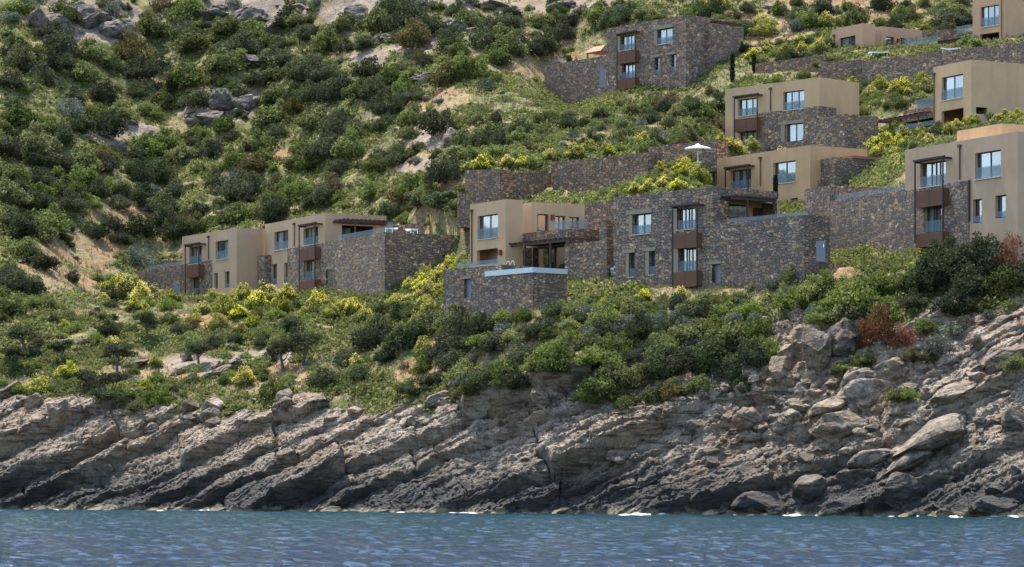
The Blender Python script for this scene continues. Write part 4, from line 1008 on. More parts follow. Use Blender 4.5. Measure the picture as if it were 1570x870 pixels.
COUNT = {}
PLACED = []     # (x, y, R)
def hidden(x, y, z, margin=1.5):
    Yq = np.arange(178, y-margin, 1.2)
    if len(Yq) == 0: return False
    Xq = x/y*Yq; Zq = H + (z-H)*Yq/y
    for poly, zt in BOXES:
        if poly[:,1].min() > y or abs(poly[:,0].mean()-x) > 30: continue
        k = in_poly(poly, Xq, Yq)
        if (k & (Zq < zt)).any(): return True
    return False
BOXES = [(np.array([q[:2] for q in p]), z) for p, z in FOOT if len(p) == 4]
SOLID = [p for p, z in BOXES]
def in_house(x, y, R_):
    P = np.array([x]), np.array([y])
    return any(in_poly(grow(p, R_), *P)[0] for p in SOLID)

LAND = [ # (px, py, phrase)
 (60,60,'near the rocky crag in the top left corner'), (330,40,'beside the grey crag along the top edge'), (560,60,'among grey rocks left of the top centre'), (740,60,'on the wild slope left of the high stone villa'),
 (70,200,'on the wild slope at the left edge'), (200,240,'around the white boulders left of centre'), (350,190,'around the grey outcrop on the wild slope'), (520,190,'on the wild slope above the second villa'), (680,170,'beside the dry clearing left of the high stone villa'),
 (70,370,'beside the bare earth patch at the left edge'), (200,350,'behind the leftmost villa'), (360,300,'on the slope right above the two left villas'), (500,290,'right behind the roof of the second villa'), (640,300,'on the green slope behind the stone bastion'),
 (620,430,'beside the stone bastion and the pool block'), (770,225,'above the garden walls behind the pool villa'), (900,210,'below the high stone villa'), (950,160,'at the foot of the high stone villa'), (1060,180,'between the high stone villa and the third row villa'),
 (920,30,'behind the roof of the high stone villa'), (1200,50,'on the top slope right of the high stone villa'), (1420,30,'on the slope behind the small top villa'), (1180,105,'below the low wall near the cypresses'), (1380,130,'on the bank below the long retaining wall'),
 (1000,265,'on the bank above the stone villa roof'), (1080,250,'around the parasol'), (1180,215,'in front of the third row villa'), (1330,220,'on the bank above the ochre villa'), (1450,190,'in front of the brown cube villa at the right'),
 (60,480,'on the grassy slope low at the left edge'), (160,520,'on the dry slope below the leftmost villa'), (260,440,'at the left end of the lowest terrace wall'), (340,480,'in front of the leftmost villa'), (450,470,'in front of the second villa'), (560,490,'below the tall stone bastion'),
 (120,580,'just above the shore rocks at the left'), (300,560,'above the shore rocks below the two left villas'), (500,560,'above the shore rocks below the bastion'), (680,520,'below the pool block'), (660,590,'at the upper edge of the slanting shore slabs'), (830,500,'in front of the pool villa'), (830,570,'overhanging the shore rocks below the pool'),
 (960,480,'in front of the stone villa'), (960,560,'above the cliff below the stone villa'), (1080,520,'on the shore slope below the stone terrace wall'), (1200,430,'at the foot of the tall terrace wall'), (1330,430,'before the right villa'), (1460,380,'right in front of the windows of the right villa'), (1520,440,'at the right edge below the right villa'), (1370,500,'beside the standing rocks on the right shore'), (1400,590,'among the big boulders of the right shore'), (1550,560,'on the ledge at the right edge'),
]
LP = np.array([(a, b*1.3) for a, b, c in LAND])
def phrase(px, py): return LAND[int(np.argmin(((LP - np.array([px, py*1.3]))**2).sum(1)))][2]
SZ = lambda R_: 'small' if R_ < .95 else 'medium sized' if R_ < 1.7 else 'large'
WORD = {'dark': ('dark green rounded evergreen bush', 'dark evergreen bushes'), 'green': ('mid green leafy shrub', 'mid green shrubs'), 'bright': ('fresh bright green low shrub', 'bright green low shrubs'), 'silver': ('silvery grey green round shrub', 'silvery shrubs'), 'broom': ('yellow flowering broom bush', 'yellow flowering broom bushes'), 'brown': ('dry greyish brown bush', 'dry brown bushes'), 'rust': ('dead rust red bush', 'dead rust red bushes'), 'olivebrown': ('olive brown bush', 'olive brown bushes')}
NAME = {'dark': 'evergreen_bush', 'green': 'leafy_shrub', 'bright': 'low_shrub', 'silver': 'silver_shrub', 'broom': 'broom_bush', 'brown': 'dry_bush', 'rust': 'dead_bush', 'olivebrown': 'brown_bush'}
rs = random.Random(11)
def plant(kd, px, py, rpx, label=None, force=True, sz=None, gap=.62):
    for k2 in (kd, 'bright', 'green', 'dark', 'silver'):
        if COUNT.get(k2, 0) < (296 if k2 != 'silver' or kd == 'silver' else 70): kd = k2; break
    else: return None
    h = ground(px, py + .55*rpx)
    if h is None: return None
    (x, y, z), T = h; R_ = rpx*y/F
    if not force:
        if hidden(x, y, z + R_*1.1) or in_house(x, y, R_*.55): return None
        for (a, b, c) in PLACED:
            if (a-x)**2 + (b-y)**2 < (gap*(R_+c))**2: return None
    COUNT[kd] = COUNT.get(kd, 0) + 1; v = rs.randrange(len(KIND[kd])); PLACED.append((x, y, R_))
    o = bpy.data.objects.new(NAME[kd], KIND[kd][v]); COL.objects.link(o)
    o.location = (x, y, z - .12*R_); o.rotation_euler = (rs.uniform(-.1,.1), rs.uniform(-.1,.1), rs.uniform(0, 6.28))
    f = sz or rs.uniform(.8, 1.2); o.scale = (R_*rs.uniform(.92,1.15), R_*rs.uniform(.92,1.15), R_*f)
    w = WORD[kd]
    shape = 'tall ' if f > 1.1 else 'low ' if f < .9 and kd != 'bright' else ''
    if not label:
        ph = phrase(px, py)
        for lb in (f'{SZ(R_)} {shape}{w[0]} {ph}', f'{SZ(R_)} {w[0]} {ph}', f'{w[0]} {ph}', f'{w[0].split()[0]} {w[0].split()[-1]} {ph}'):
            if len(lb.split()) <= 16: break
        label = lb
    tag(o, label, 'bush', w[1])
    if kd == 'broom':
        q = bpy.data.objects.new('flowers', FLOWER[v]); COL.objects.link(q); q.parent = o
    return o
def pick(items):
    t = rs.uniform(0, sum(w for _, w in items))
    for k_, w in items:
        t -= w
        if t <= 0: return k_
    return items[-1][0]
def fillzone(poly, n, mixk, r0, r1, gap=.62, tries=9):
    P = np.array(poly, float); lo, hi = P.min(0), P.max(0); got = 0
    for _ in range(n*tries):
        px, py = rs.uniform(lo[0], hi[0]), rs.uniform(lo[1], hi[1])
        if not in_poly(poly, np.array([px]), np.array([py]))[0]: continue
        if any(((px-b[0])/b[2])**2 + ((py-b[1])/b[3])**2 < .75 for b in OPEN): continue
        kd = pick(mixk); m = rs.uniform(r0, r1)*(.78 if kd in ('silver',) else 1.)
        Y = 260. if py > 420 else 330.
        if plant(kd, px, py, m*F/Y, force=False, gap=gap) is not None:
            got += 1
            if got >= n: break
OPEN = [(140,30,50,22),(380,15,50,14),(345,160,30,12),(190,205,34,12),(150,375,40,28),(70,415,50,40),(700,150,60,35),(760,165,40,25),(680,208,24,20),(540,12,45,20)]

# ---- hand placed plants that stand out in the photograph
BIG = [ # dark trees and bushes of the wild slope
 (568,104,29),(450,108,20),(530,70,18),(490,48,22),(430,65,20),(285,50,26),(240,95,22),(100,90,24),(30,75,30),(60,115,28),(160,140,26),(255,130,22),(395,120,22),(410,150,20),(330,95,20),(200,60,20),(15,120,26),(20,160,22),(120,190,24),(40,200,30),(90,245,28),(160,250,24),(245,260,22),(210,235,18),(330,230,20),(300,215,18),(480,140,26),(500,130,18),(450,145,18),(545,195,20),(590,190,22),(520,180,20),(360,210,18),(425,200,20),(760,205,34),(735,215,22),(500,300,26),(475,310,18),(610,240,24),(585,235,20),(560,250,16),(620,50,22),(655,90,18),(690,50,20),(750,40,22),(790,60,26),(820,75,18),(590,15,24),(440,30,22),(860,50,22),(780,20,20),(700,15,22),(640,20,20),
 (60,310,34),(25,290,28),(110,310,24),(30,350,30),(60,395,28),(15,430,34),(45,440,26),(170,340,22),(215,345,28),(250,330,26),(270,350,26),(185,365,18),(145,355,20),(310,320,22),(350,330,18),(60,270,26),(110,425,14),(390,275,18),(330,280,20),(270,290,20),(210,300,22),(150,290,22),
 (1000,180,20),(1060,155,22),(970,170,16),(870,185,18),(895,190,16),(1020,165,16),(920,175,14),(1100,160,16),(760,180,14)]
for x, y, r in BIG: plant('dark', x, y, r*1.03)
for x, y, r in ((690,205,12),(655,120,13),(520,90,13),(50,132,11),(600,120,10),(625,90,10),(640,245,11),(255,108,9),(1168,64,11),(985,190,12),(1190,150,11)): plant('silver', x, y, r)
# broom in flower
BR = [(180,432,20),(195,445,18),(215,455,16),(345,470,18),(335,492,15),(372,455,17),(395,465,18),(410,450,18),(430,470,18),(365,478,14),(390,490,15),(330,455,12),(445,452,14),(520,468,15),(490,462,13),(505,480,13),(545,475,12),(310,470,12),(300,485,12),(640,435,13),(655,448,13),(680,425,13),(695,405,12),(625,440,12),(605,458,12),(470,480,14),(560,485,12),(240,450,14),(262,455,12),(160,455,12),(205,470,12),
 (735,252,14),(755,248,13),(775,250,13),(800,248,13),(820,246,13),(845,240,13),(880,235,14),(905,225,14),(930,225,13),(960,215,14),(985,215,13),(720,256,11),(940,232,12),
 (1070,272,17),(1090,240,13),(1105,235,12),(1035,285,14),(1045,265,13),(1020,270,13),(995,280,13),(975,290,12),(1125,240,12),(1150,235,15),(1130,232,14),(1180,228,13),(1195,232,13),(1280,205,15),(1265,212,12),(1300,220,14),(1320,215,12),(1355,222,16),(1345,230,13),(1385,212,16),(1410,205,16),(1440,200,17),(1465,190,17),(1490,185,16),(1515,180,15),(1425,215,13),(1400,222,12),(1540,178,16),(1562,180,16),(1370,240,12),(1380,255,10),(1395,192,14),(1375,196,14),
 (1395,108,12),(1380,125,12),(1410,120,11),(1365,115,11),(1230,75,11),(1200,80,10),(1180,75,10),(1395,140,11),(1350,130,10),(1420,40,10),(1370,15,9)]
for i_, (x, y, r) in enumerate(BR): plant('broom' if y > 300 or i_ % 5 else 'green', x+rs.uniform(-4,4), y+rs.uniform(-2,3), r*rs.uniform(1.1,1.5) if y > 300 else r*rs.uniform(.85,1.35))
# tall bushes along the top of the shore rocks
for kd, x, y, r in (('bright',1320,445,36),('bright',1280,455,30),('bright',1245,440,30),('bright',1215,450,26),('bright',1350,430,30),('green',1300,470,26),('dark',1450,395,36),('dark',1430,425,34),('dark',1515,370,32),('dark',1490,400,30),('dark',1480,430,28),('green',1510,355,24),('green',1400,425,26),('dark',1405,455,24),('green',1355,470,24),('green',1255,480,22),('dark',1460,465,26),('silver',1440,520,26),('silver',1460,500,22),('green',1420,490,22),
   ('green',1130,510,34),('dark',1090,540,36),('dark',1050,545,34),('green',1020,530,32),('dark',1010,560,30),('green',1060,505,30),('dark',1150,540,28),('dark',1120,560,26),('green',1165,495,26),('bright',950,575,30),('green',920,590,28),('dark',985,500,26),('green',900,520,30),('bright',870,515,28),('green',850,545,30),('dark',805,540,30),('green',770,560,30),('dark',740,575,26),('dark',690,530,30),('green',655,540,24),('dark',830,500,24),('green',880,555,28),('bright',840,570,22),('green',935,540,28),('dark',760,520,26),('green',720,590,20),('bright',780,585,22),('green',1180,530,22),('green',1000,600,20),('bright',895,605,16),('green',960,610,18),
   ('dark',650,495,34),('dark',620,520,26),('dark',595,540,22),('dark',570,520,26),('green',585,500,26),('dark',710,495,28),('dark',745,500,24),('green',690,490,20),('green',640,470,22),('dark',530,545,24),('dark',500,575,24),('dark',550,570,20),('green',470,520,22),('dark',440,500,18),('dark',400,520,16),('dark',225,495,18),('dark',205,505,12),('dark',330,525,16),('green',300,530,16),('dark',275,505,14),('silver',250,520,10),('silver',285,545,12),('bright',290,515,14),
   ('bright',425,592,24),('bright',240,600,22),('bright',215,615,16),('bright',265,590,16),('bright',190,600,12),('bright',400,565,14),('bright',120,580,14),('bright',80,590,12),('bright',30,590,16),('green',15,560,20),('bright',55,560,12),('bright',150,590,12),('bright',345,580,14),('bright',1555,550,24),('bright',1375,603,20),('bright',1395,598,14),('green',1310,555,18),('green',1290,560,16),('green',1330,545,14),
   ('dark',640,590,22),('dark',665,580,18),('dark',1135,585,18),('green',1070,580,24),('dark',930,575,24),('green',1110,470,18),('green',1050,470,16),('green',930,470,18),('green',870,480,18),('green',975,465,14),('silver',1018,455,10),('green',1090,455,9),('green',910,465,12),('bright',1265,425,20),('green',1220,415,18)):
    plant(kd, x, y, r*1.18)
for i_, (x, y, r) in enumerate(((905,466,17),(940,468,19),(985,466,17),(1012,460,17),(1040,466,19),(1078,460,17),(1108,456,19),(1132,452,17),(880,472,17),(850,478,19),(700,478,22),(730,484,20),(762,486,18),(800,482,18),(620,470,24),(590,470,20),(560,480,18),(480,476,18),(420,478,16))): plant(('green','bright','green','bright','dark')[i_ % 5], x, y, r*1.15)
for kd, x, y, r in (('dark',1512,388,50),('dark',1468,398,44),('dark',1432,416,38),('green',1492,384,34),('green',1530,420,34),('dark',1500,430,36),('green',1400,428,30),('bright',1350,425,34),('bright',1300,436,30),('green',1255,436,28),('dark',1560,425,36)): plant(kd, x, y, r)
plant('rust', 1553, 398, 40, 'tall dead rust brown tree top beside the right villa at the picture edge', sz=1.35)
plant('rust', 1350, 500, 34, 'dead rust red bush above the boulders of the right shore', sz=1.4); plant('rust', 1385, 512, 26, 'smaller dead rust red bush touching the bigger one on the right shore'); plant('rust', 1325, 520, 16, 'small rust red dead shrub at the left foot of the big dead bush')
plant('rust', 1530, 412, 20, 'rust brown dry shrub under the dead tree top at the right edge')
plant('olivebrown', 1545, 440, 36, 'big olive brown tree like bush at the right edge below the right villa'); plant('olivebrown', 1500, 460, 24); plant('olivebrown', 1395, 540, 20); plant('olivebrown', 1425, 545, 16)
plant('brown', 1160, 432, 24, 'dry greyish brown mat of brush leaning on the tall terrace wall', sz=.6); plant('brown', 1135, 447, 20, 'lower end of the grey brown brush mat under the terrace wall', sz=.6); plant('brown', 945, 503, 20); plant('brown', 1480, 490, 24); plant('brown', 1500, 520, 18); plant('brown', 880, 575, 14); plant('brown', 620, 560, 14)

# ---- trees with a trunk
def tube_path(mb, pts, r0, r1, k=6):
    n = len(pts)-1
    for i in range(n): mb.tube(pts[i], pts[i+1], (r0+(r1-r0)*i/n, r0+(r1-r0)*(i+1)/n), k)
def tree(name, mat, seed, px, py, hpx, wpx, label, group, crown0=.35, n=3000, leaf=.16, lean=0., dens=9, cat='tree', flatten=.5):
    h_ = ground(px, py)
    if h_ is None: return
    (x, y, z), T = h_; r = random.Random(seed); Ht = hpx*y/F; W = wpx/2*y/F
    e = empty(name, (x, y, z-.15), label, cat, group); PLACED.append((x, y, W*.7))
    mb = MB(); p = Vector((0,0,0)); pts = [p.copy()]; fork = Ht*(crown0+.12)
    for i in range(4): p = p + Vector((lean*Ht*.08 + r.uniform(-.06,.06)*Ht*.5, r.uniform(-.05,.05)*Ht*.4, fork/4)); pts.append(p.copy())
    tr = max(.09, Ht*.042); tube_path(mb, pts, tr*1.4, tr*.8)
    lobes = []
    for i in range(dens):
        a = 6.283*i/dens + r.uniform(-.4,.4); q = W*r.uniform(.35, .72); st = pts[r.choice((2,3,4))]; zz_ = Ht*(crown0 + (1-crown0)*r.uniform(.22, .85))
        en = Vector((st.x*.6 + lean*Ht*.25 + q*math.cos(a), q*math.sin(a), zz_)); mid = st.lerp(en, .5) + Vector((0,0,-.06*Ht)); tube_path(mb, [st, mid, en], tr*.6, tr*.18, 5)
        rr = W*r.uniform(.30, .48); lobes.append((en.x, en.y, en.z, rr, rr*r.uniform(flatten*.8, flatten*1.3)))
    lobes.append((lean*Ht*.25, 0, Ht*.82, W*.5, Ht*.16))
    mb.build('trunk', M['bark'], e, local=True)
    link_obj('crown', leaf_mesh('crown', M[mat], lobes, n, leaf, seed+5, shell=.6), e)
    return e
PN = [(162,640,46,62,.1,'wind bent juniper with two bare stems just above the shore rocks at the left'),(170,625,60,70,-.5,'forked juniper leaning left on the left shore slope'),(130,600,38,40,.1,'small dark juniper alone at the top of the left shore rocks'),(180,575,48,58,.2,'juniper on the bare slope left of the yellow broom'),(38,545,50,62,-.2,'umbrella shaped juniper at the lower left edge, its trunk showing'),(20,572,44,50,.1,'juniper low at the left picture edge'),(225,520,42,50,.1,'round juniper below the left terrace wall'),(465,560,52,66,.1,'juniper tree with bare trunks in front of the second villa'),(435,570,50,58,-.2,'juniper tree left of the bare trunked pair below the second villa'),(305,560,36,44,.1,'small juniper between broom and shore rocks'),(95,560,40,44,0,'thin juniper on the left slope beside pale rocks')]
for i, (x, y, h_, w_, ln, lb) in enumerate(PN): tree('juniper_tree', 'l_dark', 300+i, x, y, h_, w_, lb, 'junipers on the shore slope', .56, 1900, .18, ln, 7, flatten=.40)
OL = [(591,345,36,40,'olive tree beside the pergola of the second villa'),(670,338,34,44,'olive tree behind the bastion wall, the left one of three'),(705,335,32,40,'olive tree close to the left edge of the pool villa roof'),(640,325,28,36,'olive tree standing higher on the green slope behind the bastion'),(692,315,24,30,'small olive tree uphill of the pool villa')]
for i, (x, y, h_, w_, lb) in enumerate(OL): tree('olive_tree', 'l_olive', 340+i, x, y, h_, w_, lb, 'olive trees behind the bastion', .25, 2200, .20, 0., 8, flatten=.7)
tree('young_tree', 'l_bright', 361, 869, 98, 26, 22, 'light green young tree on the wing of the high stone villa', 'young trees', .2, 1200, .2, 0, 6, flatten=.8)
for i, (x, y) in enumerate(((1495,95),(1533,98))): tree('young_tree', 'l_bright', 362+i, x, y, 26, 22, ('light green young tree before the long retaining wall, above the brown cube villa','light green young tree before the long retaining wall near the right edge')[i], 'young trees', .2, 1200, .2, 0, 6, flatten=.8)
def cypress(px, py0, py1, wpx, label, Y=None):
    h_ = hit(px, py0)
    if Y is None: (x, y, z), T = h_
    else: (x, y), z = XY(px, Y), za(py0, Y)
    Ht = (py0-py1)*y/F; W = wpx/2*y/F
    e = empty('cypress_tree', (x, y, z-.1), label, 'tree', 'slim cypresses'); mb = MB(); mb.tube((0,0,-1.), (0,0,Ht*.7), (.09,.03)); mb.build('trunk', M['bark'], e, local=True)
    lob = [(0, 0, Ht*t, W*min(1, 1.6*math.sin(math.pi*(t*.86+.10))**.7), Ht*.11) for t in np.linspace(.1, .93, 9)]
    link_obj('crown', leaf_mesh('crown', M['l_cypress'], lob, 1500, .15, int(px), shell=.45), e)
cypress(1123, 126, 80, 8, 'slim dark cypress before the rear wing of the high stone villa'); cypress(1156, 113, 88, 6, 'smaller slim cypress right of the high stone villa'); cypress(1189, 303, 267, 7, 'slim cypress before the right window of the ochre villa', 236)

# ---- the mass of shrubs, each placed on the ground
Zw = [(0,0),(835,0),(835,80),(770,120),(735,215),(700,250),(700,330),(600,325),(500,318),(400,338),(285,352),(200,405),(110,440),(0,470)]
fillzone(Zw, 150, [('dark',.36),('green',.50),('silver',.06),('olivebrown',.04)], 1.45, 2.8, .52)
fillzone(Zw, 165, [('green',.46),('bright',.30),('dark',.14),('olivebrown',.10)], .45, 1.15, .5)
Zr = [(600,330),(620,270),(700,255),(715,330),(710,345),(610,345)]
fillzone(Zr, 30, [('green',.5),('olivebrown',.1),('bright',.4)], .5, 1.1)
fillzone([(840,0),(1490,0),(1490,60),(1420,42),(1275,38),(1150,45),(1060,20),(900,40),(840,90)], 62, [('dark',.35),('green',.5),('silver',.05),('broom',.1)], .9, 1.9)
fillzone([(700,250),(740,215),(835,172),(1060,140),(1140,128),(1110,222),(990,225),(850,240)], 75, [('green',.5),('dark',.25),('bright',.1),('silver',.1),('olivebrown',.05)], .7, 1.5)
fillzone([(1125,130),(1255,112),(1430,105),(1430,150),(1320,175),(1320,130),(1240,112),(1110,140)], 50, [('green',.6),('bright',.25),('broom',.15)], .7, 1.3)
fillzone([(1140,70),(1270,50),(1275,95),(1165,90)], 26, [('green',.55),('broom',.25),('dark',.2)], .6, 1.2)
fillzone([(1320,205),(1430,175),(1570,165),(1570,190),(1470,195),(1390,228),(1340,240)], 36, [('green',.55),('broom',.35),('silver',.1)], .6, 1.1)
fillzone([(890,312),(930,290),(1060,240),(1105,240),(1100,285),(1000,292)], 40, [('green',.45),('bright',.3),('broom',.25)], .6, 1.1)
fillzone([(1110,245),(1240,215),(1290,215),(1320,238),(1250,222)], 14, [('green',.5),('broom',.5)], .6, 1.0)
fillzone([(0,470),(150,430),(210,430),(280,452),(520,470),(600,470),(690,485),(690,600),(560,600),(420,590),(300,590),(180,600),(0,590)], 105, [('green',.38),('dark',.22),('bright',.14),('broom',.16),('olivebrown',.06),('silver',.04)], .5, 1.25)
fillzone([(690,490),(800,480),(1000,462),(1150,452),(1190,540),(1090,590),(960,600),(840,590),(690,605)], 110, [('green',.5),('dark',.22),('bright',.24),('olivebrown',.04)], .8, 1.7, .5)
fillzone([(1130,440),(1250,405),(1400,385),(1570,350),(1570,470),(1480,500),(1400,505),(1300,470),(1200,520)], 56, [('green',.45),('dark',.35),('bright',.2)], .7, 1.4)
fillzone([(600,470),(640,420),(700,385),(715,405),(680,430),(690,480)], 24, [('broom',.5),('green',.5)], .6, 1.0)

fillzone([(60,345),(195,345),(195,440),(60,450)], 16, [('green',.6),('bright',.2),('dark',.2)], .5, 1.1, .5)
fillzone([(0,-6),(840,-6),(840,22),(0,22)], 60, [('green',.5),('dark',.4),('silver',.1)], 1.0, 2.2, .45)
for kd, x, y, r in (('broom',1060,259,17),('green',1084,256,17),('green',1038,262,15),('broom',1100,252,14),('green',655,325,14),('bright',668,338,12),('green',700,332,13),('green',640,335,13),('bright',712,348,11),('green',690,318,12),('bright',300,612,14),('green',350,606,15),('bright',95,606,13),('green',520,606,16),('bright',560,612,14),('green',20,604,16),('dark',470,600,18),('bright',610,608,14),('green',730,606,16)): plant(kd, x, y, r)
fillzone([(1035,245),(1105,240),(1105,262),(1035,270)], 8, [('green',.6),('broom',.4)], .6, .9, .4)
fillzone([(600,330),(715,300),(715,350),(610,350)], 18, [('green',.6),('bright',.4)], .6, 1.1, .4)
fillzone([(890,458),(1110,438),(1150,462),(1000,480),(900,490)], 26, [('green',.5),('bright',.3),('broom',.1),('silver',.1)], .5, .9)
# ---- ground cover: nobody could count it
def scatter(n, seed, poly=None):
    r = np.random.RandomState(seed); a = r.uniform(-.21, .21, n); T = 8 + r.uniform(0, 1, n)**1.15*150
    px = CX + a*F; sh = np.interp(px, [q[0] for q in SH], [q[1] for q in SH]); z = zlook(Zg, a, T); Y = sh+T
    ok = (T > rock_top(px) + .6)
    X = a*Y
    for p in SOLID: ok &= ~in_poly(grow(p, .2), X, Y)
    c0 = zlook(cov[..., 0].astype(float), a, T); c1 = zlook(cov[..., 1].astype(float), a, T)
    return r, X[ok], Y[ok], z[ok], c0[ok], c1[ok]
def tufts(name, mat, n, seed, per, rad, size, asp, keepf, upright, label):
    r, X, Y, z, c0, c1 = scatter(n, seed); k = keepf(X, Y, c0, c1, r); X, Y, z = X[k], Y[k], z[k]; m = len(X)
    R_ = r.uniform(.5, 1.4, m)*rad
    d = r.normal(size=(m, per, 3)); d /= np.linalg.norm(d, axis=2)[..., None]; d[..., 2] = np.abs(d[..., 2])
    p = np.stack([X, Y, z-.03], 1)[:, None, :] + d*R_[:, None, None]*r.uniform(.35, 1., (m, per, 1))
    if upright:
        u = np.stack([r.normal(size=(m,per))*.35, r.normal(size=(m,per))*.35, np.ones((m,per))], -1)
    else: u = d*.3 + r.normal(size=(m,per,3))*.6
    u /= np.linalg.norm(u, axis=2)[..., None]; v = np.cross(u, r.normal(size=(m,per,3))); v /= np.linalg.norm(v, axis=2)[..., None]
    s = size*r.uniform(.6, 1.5, (m,per,1)); u = u*s; v = v*s*asp
    V = np.stack([p-u*.5, p-v*.5, p+u*.5, p+v*.5], 2).reshape(-1, 3)
    o = mesh_np(name, V, np.arange(len(V)), 4, M[mat]); tag(o, label, 'ground cover', kind='stuff')
nz = lambda X, Y, s: fbm(X*.16, Y*.16, s, 3)
tufts('undergrowth', 'under', 72000, 71, 18, .5, .24, .6, lambda X, Y, a, b, r: (a < .35) & (b < .5) & (nz(X, Y, 81) > -.35), False, 'low green undergrowth covering the slope between the bushes')
tufts('dry_grass', 'drygrass', 50000, 72, 8, .30, .34, .16, lambda X, Y, a, b, r: (b < .6) & ((nz(X, Y, 81) < .05) | (a > .3)) & (r.uniform(size=len(X)) > a*.55), True, 'dry straw coloured grass on the open parts of the slope')
# ================================================================== boulders
def icos(sub):
    import bmesh
    bm = bmesh.new(); bmesh.ops.create_icosphere(bm, subdivisions=sub, radius=1.); V = np.array([v.co[:] for v in bm.verts]); Fc = np.array([[v.index for v in f.verts] for f in bm.faces]); bm.free(); return V, Fc
IV, IF = icos(4)
def noise3(P, s, seed): return (vnoise(P[:,0]*s + P[:,2]*.7*s, P[:,1]*s - P[:,2]*.5*s, seed) + vnoise(P[:,1]*s + 9, P[:,2]*s + P[:,0]*.4*s, seed+1))*.5
def boulder_mesh(name, seed, mat, cuts=9, rough=.10, sq=.80):
    r = np.random.RandomState(seed); V = IV.copy()
    for _ in range(cuts):
        n = r.normal(size=3); n /= np.linalg.norm(n); h = r.uniform(.52, .88); d = V@n - h; V = V - np.outer(np.where(d > 0, d*.985, 0), n)
    V *= 1 + rough*1.2*noise3(IV, 1.3, seed)[:, None] + rough*.7*noise3(IV, 3.1, seed+3)[:, None] + rough*.3*noise3(IV, 7.5, seed+6)[:, None] + rough*.22*noise3(IV, 15., seed+8)[:, None]
    g = np.abs(noise3(IV, 1.7, seed+9)); V *= (1 - .07*np.exp(-(g/.035)**2))[:, None]
    V[:, 2] *= sq
    return mesh_np(name, V, IF, 3, mat, link=False, smooth=False)
BM = [boulder_mesh('boulder', 500+i, M['boulder'], 11+i % 5, .15, .8) for i in range(9)]
SM = [boulder_mesh('slab', 540+i, M['boulder'], 14, .08, .55) for i in range(4)]
HM = [boulder_mesh('rock', 560+i, M['hillrock'], 12, .12, .75) for i in range(7)]
rb = random.Random(5)
def ztop(px, py, shore_only=False):
    return hit(px, py)
def boulder(px, py, w, hgt=None, label=None, meshes=BM, mat=None, tilt=0., name='boulder', grp='boulders of the shore', sink=.22, cat='rock', spin=None):
    """centre pixel, width and height in pixels of the photograph"""
    hgt = hgt or w*.75
    P = onshore(px, py + hgt*.42)
    if P is None: return
    y = P[1]; W = w/2*y/F; Hh = hgt/2*y/F
    me = meshes[rb.randrange(len(meshes))]
    o = bpy.data.objects.new(name, me); COL.objects.link(o)
    o.rotation_euler = (0, -tilt, 0); o.location = (P[0], y + W*.55, P[2] + Hh*(1-sink*1.4))
    o.rotation_mode = 'XYZ'; zr = me.get('zr', .8)
    o.scale = (W*1.12, W*rb.uniform(.8,1.05), Hh*1.35/(.8 if meshes is not SM else .55)*.8)
    o.delta_rotation_euler = (0, 0, (rb.uniform(0, 6.28) if spin is None else spin) if tilt == 0 else 0)
    if tilt == 0: o.scale = (W*1.1, W*1.1, o.scale[2])
    tag(o, label or 'rock', cat, grp); return o
NB = [ # px, py, w, h, tilt, label
 (1252,530,44,92,0,'tallest standing grey rock of the right shore, a narrow pillar'),(1297,515,56,80,.3,'broad grey rock leaning against the standing pillar'),(1196,570,36,58,0,'upright grey boulder left of and below the standing pillar'),(1212,538,34,48,0,'grey boulder half hidden between the upright rock and the pillar'),
 (1288,648,92,54,.12,'biggest brown rounded boulder of the right shore'),(1148,642,48,42,0,'round cracked boulder standing alone in the rubble'),(1158,612,66,32,.05,'pale flat topped boulder behind the round cracked one'),(1340,605,100,62,.1,'large grey brown boulder with a green cushion bush on its top'),(1320,588,58,50,.5,'pale grey leaning boulder behind the cushion bush'),(1370,568,64,44,0,'smooth rounded grey boulder under the dead red bush'),(1212,645,32,34,0,'dark round boulder beside the brown one'),(1232,662,48,48,.4,'dark grey tilted boulder at the left of the big brown boulder'),(1270,618,58,32,.45,'slanting grey slab boulder above the big brown boulder'),(1225,618,40,30,.2,'grey boulder among the rubble above the dark round one'),(1250,600,34,24,.3,'small grey slab between the boulders and the pillar'),
 (1155,730,50,66,.4,'black pointed rock at the water on the right shore'),(1170,765,80,50,.1,'black pitted rock at the waterline below the pointed one'),(950,697,38,32,0,'square brown block lying on the slanting slabs'),(1068,655,40,30,.1,'pale boulder at the right end of the rubble heap'),(1005,635,30,24,0,'orange brown boulder at the left of the rubble heap'),
 (625,643,24,18,0,'small tan block on the middle slabs'),(140,720,62,40,.05,'pale flat boulder on the dark rocks at the left shore'),(57,645,32,24,0,'tan rounded boulder at the upper left of the shore rocks'),(90,625,32,34,0,'grey boulder above the left shore cliff'),(850,600,30,40,.3,'upright grey block at the upper edge of the middle slabs'),(832,605,28,44,.5,'leaning grey block left of the upright one'),(695,590,18,18,0,'tan block at the top of the middle slabs'),(670,612,44,22,.5,'orange tinted slab below the bushes'),
 (1340,700,70,30,.2,'pale flat rock in the clay hollow'),(1310,730,60,34,.2,'grey rock at the lower end of the clay hollow'),(1395,690,60,36,.4,'brown grey rock right of the clay hollow'),(1560,640,40,60,.1,'blocky rock at the right picture edge'),(1530,770,70,44,.2,'black rock at the waterline near the right edge'),(1290,775,80,34,.3,'dark grey wave worn rock at the waterline'),(1240,745,60,44,0,'black jagged rock above the waterline'),(1390,750,70,60,.3,'big dark rock face at the waterline on the right'),(640,648,16,12,0,'tiny tan stone on the middle slabs'),(688,270,10,8,0,'small pale stone'),
]
for px, py, w, h, tl, lb in NB[:-1]: boulder(px, py, w, h, lb, tilt=tl)
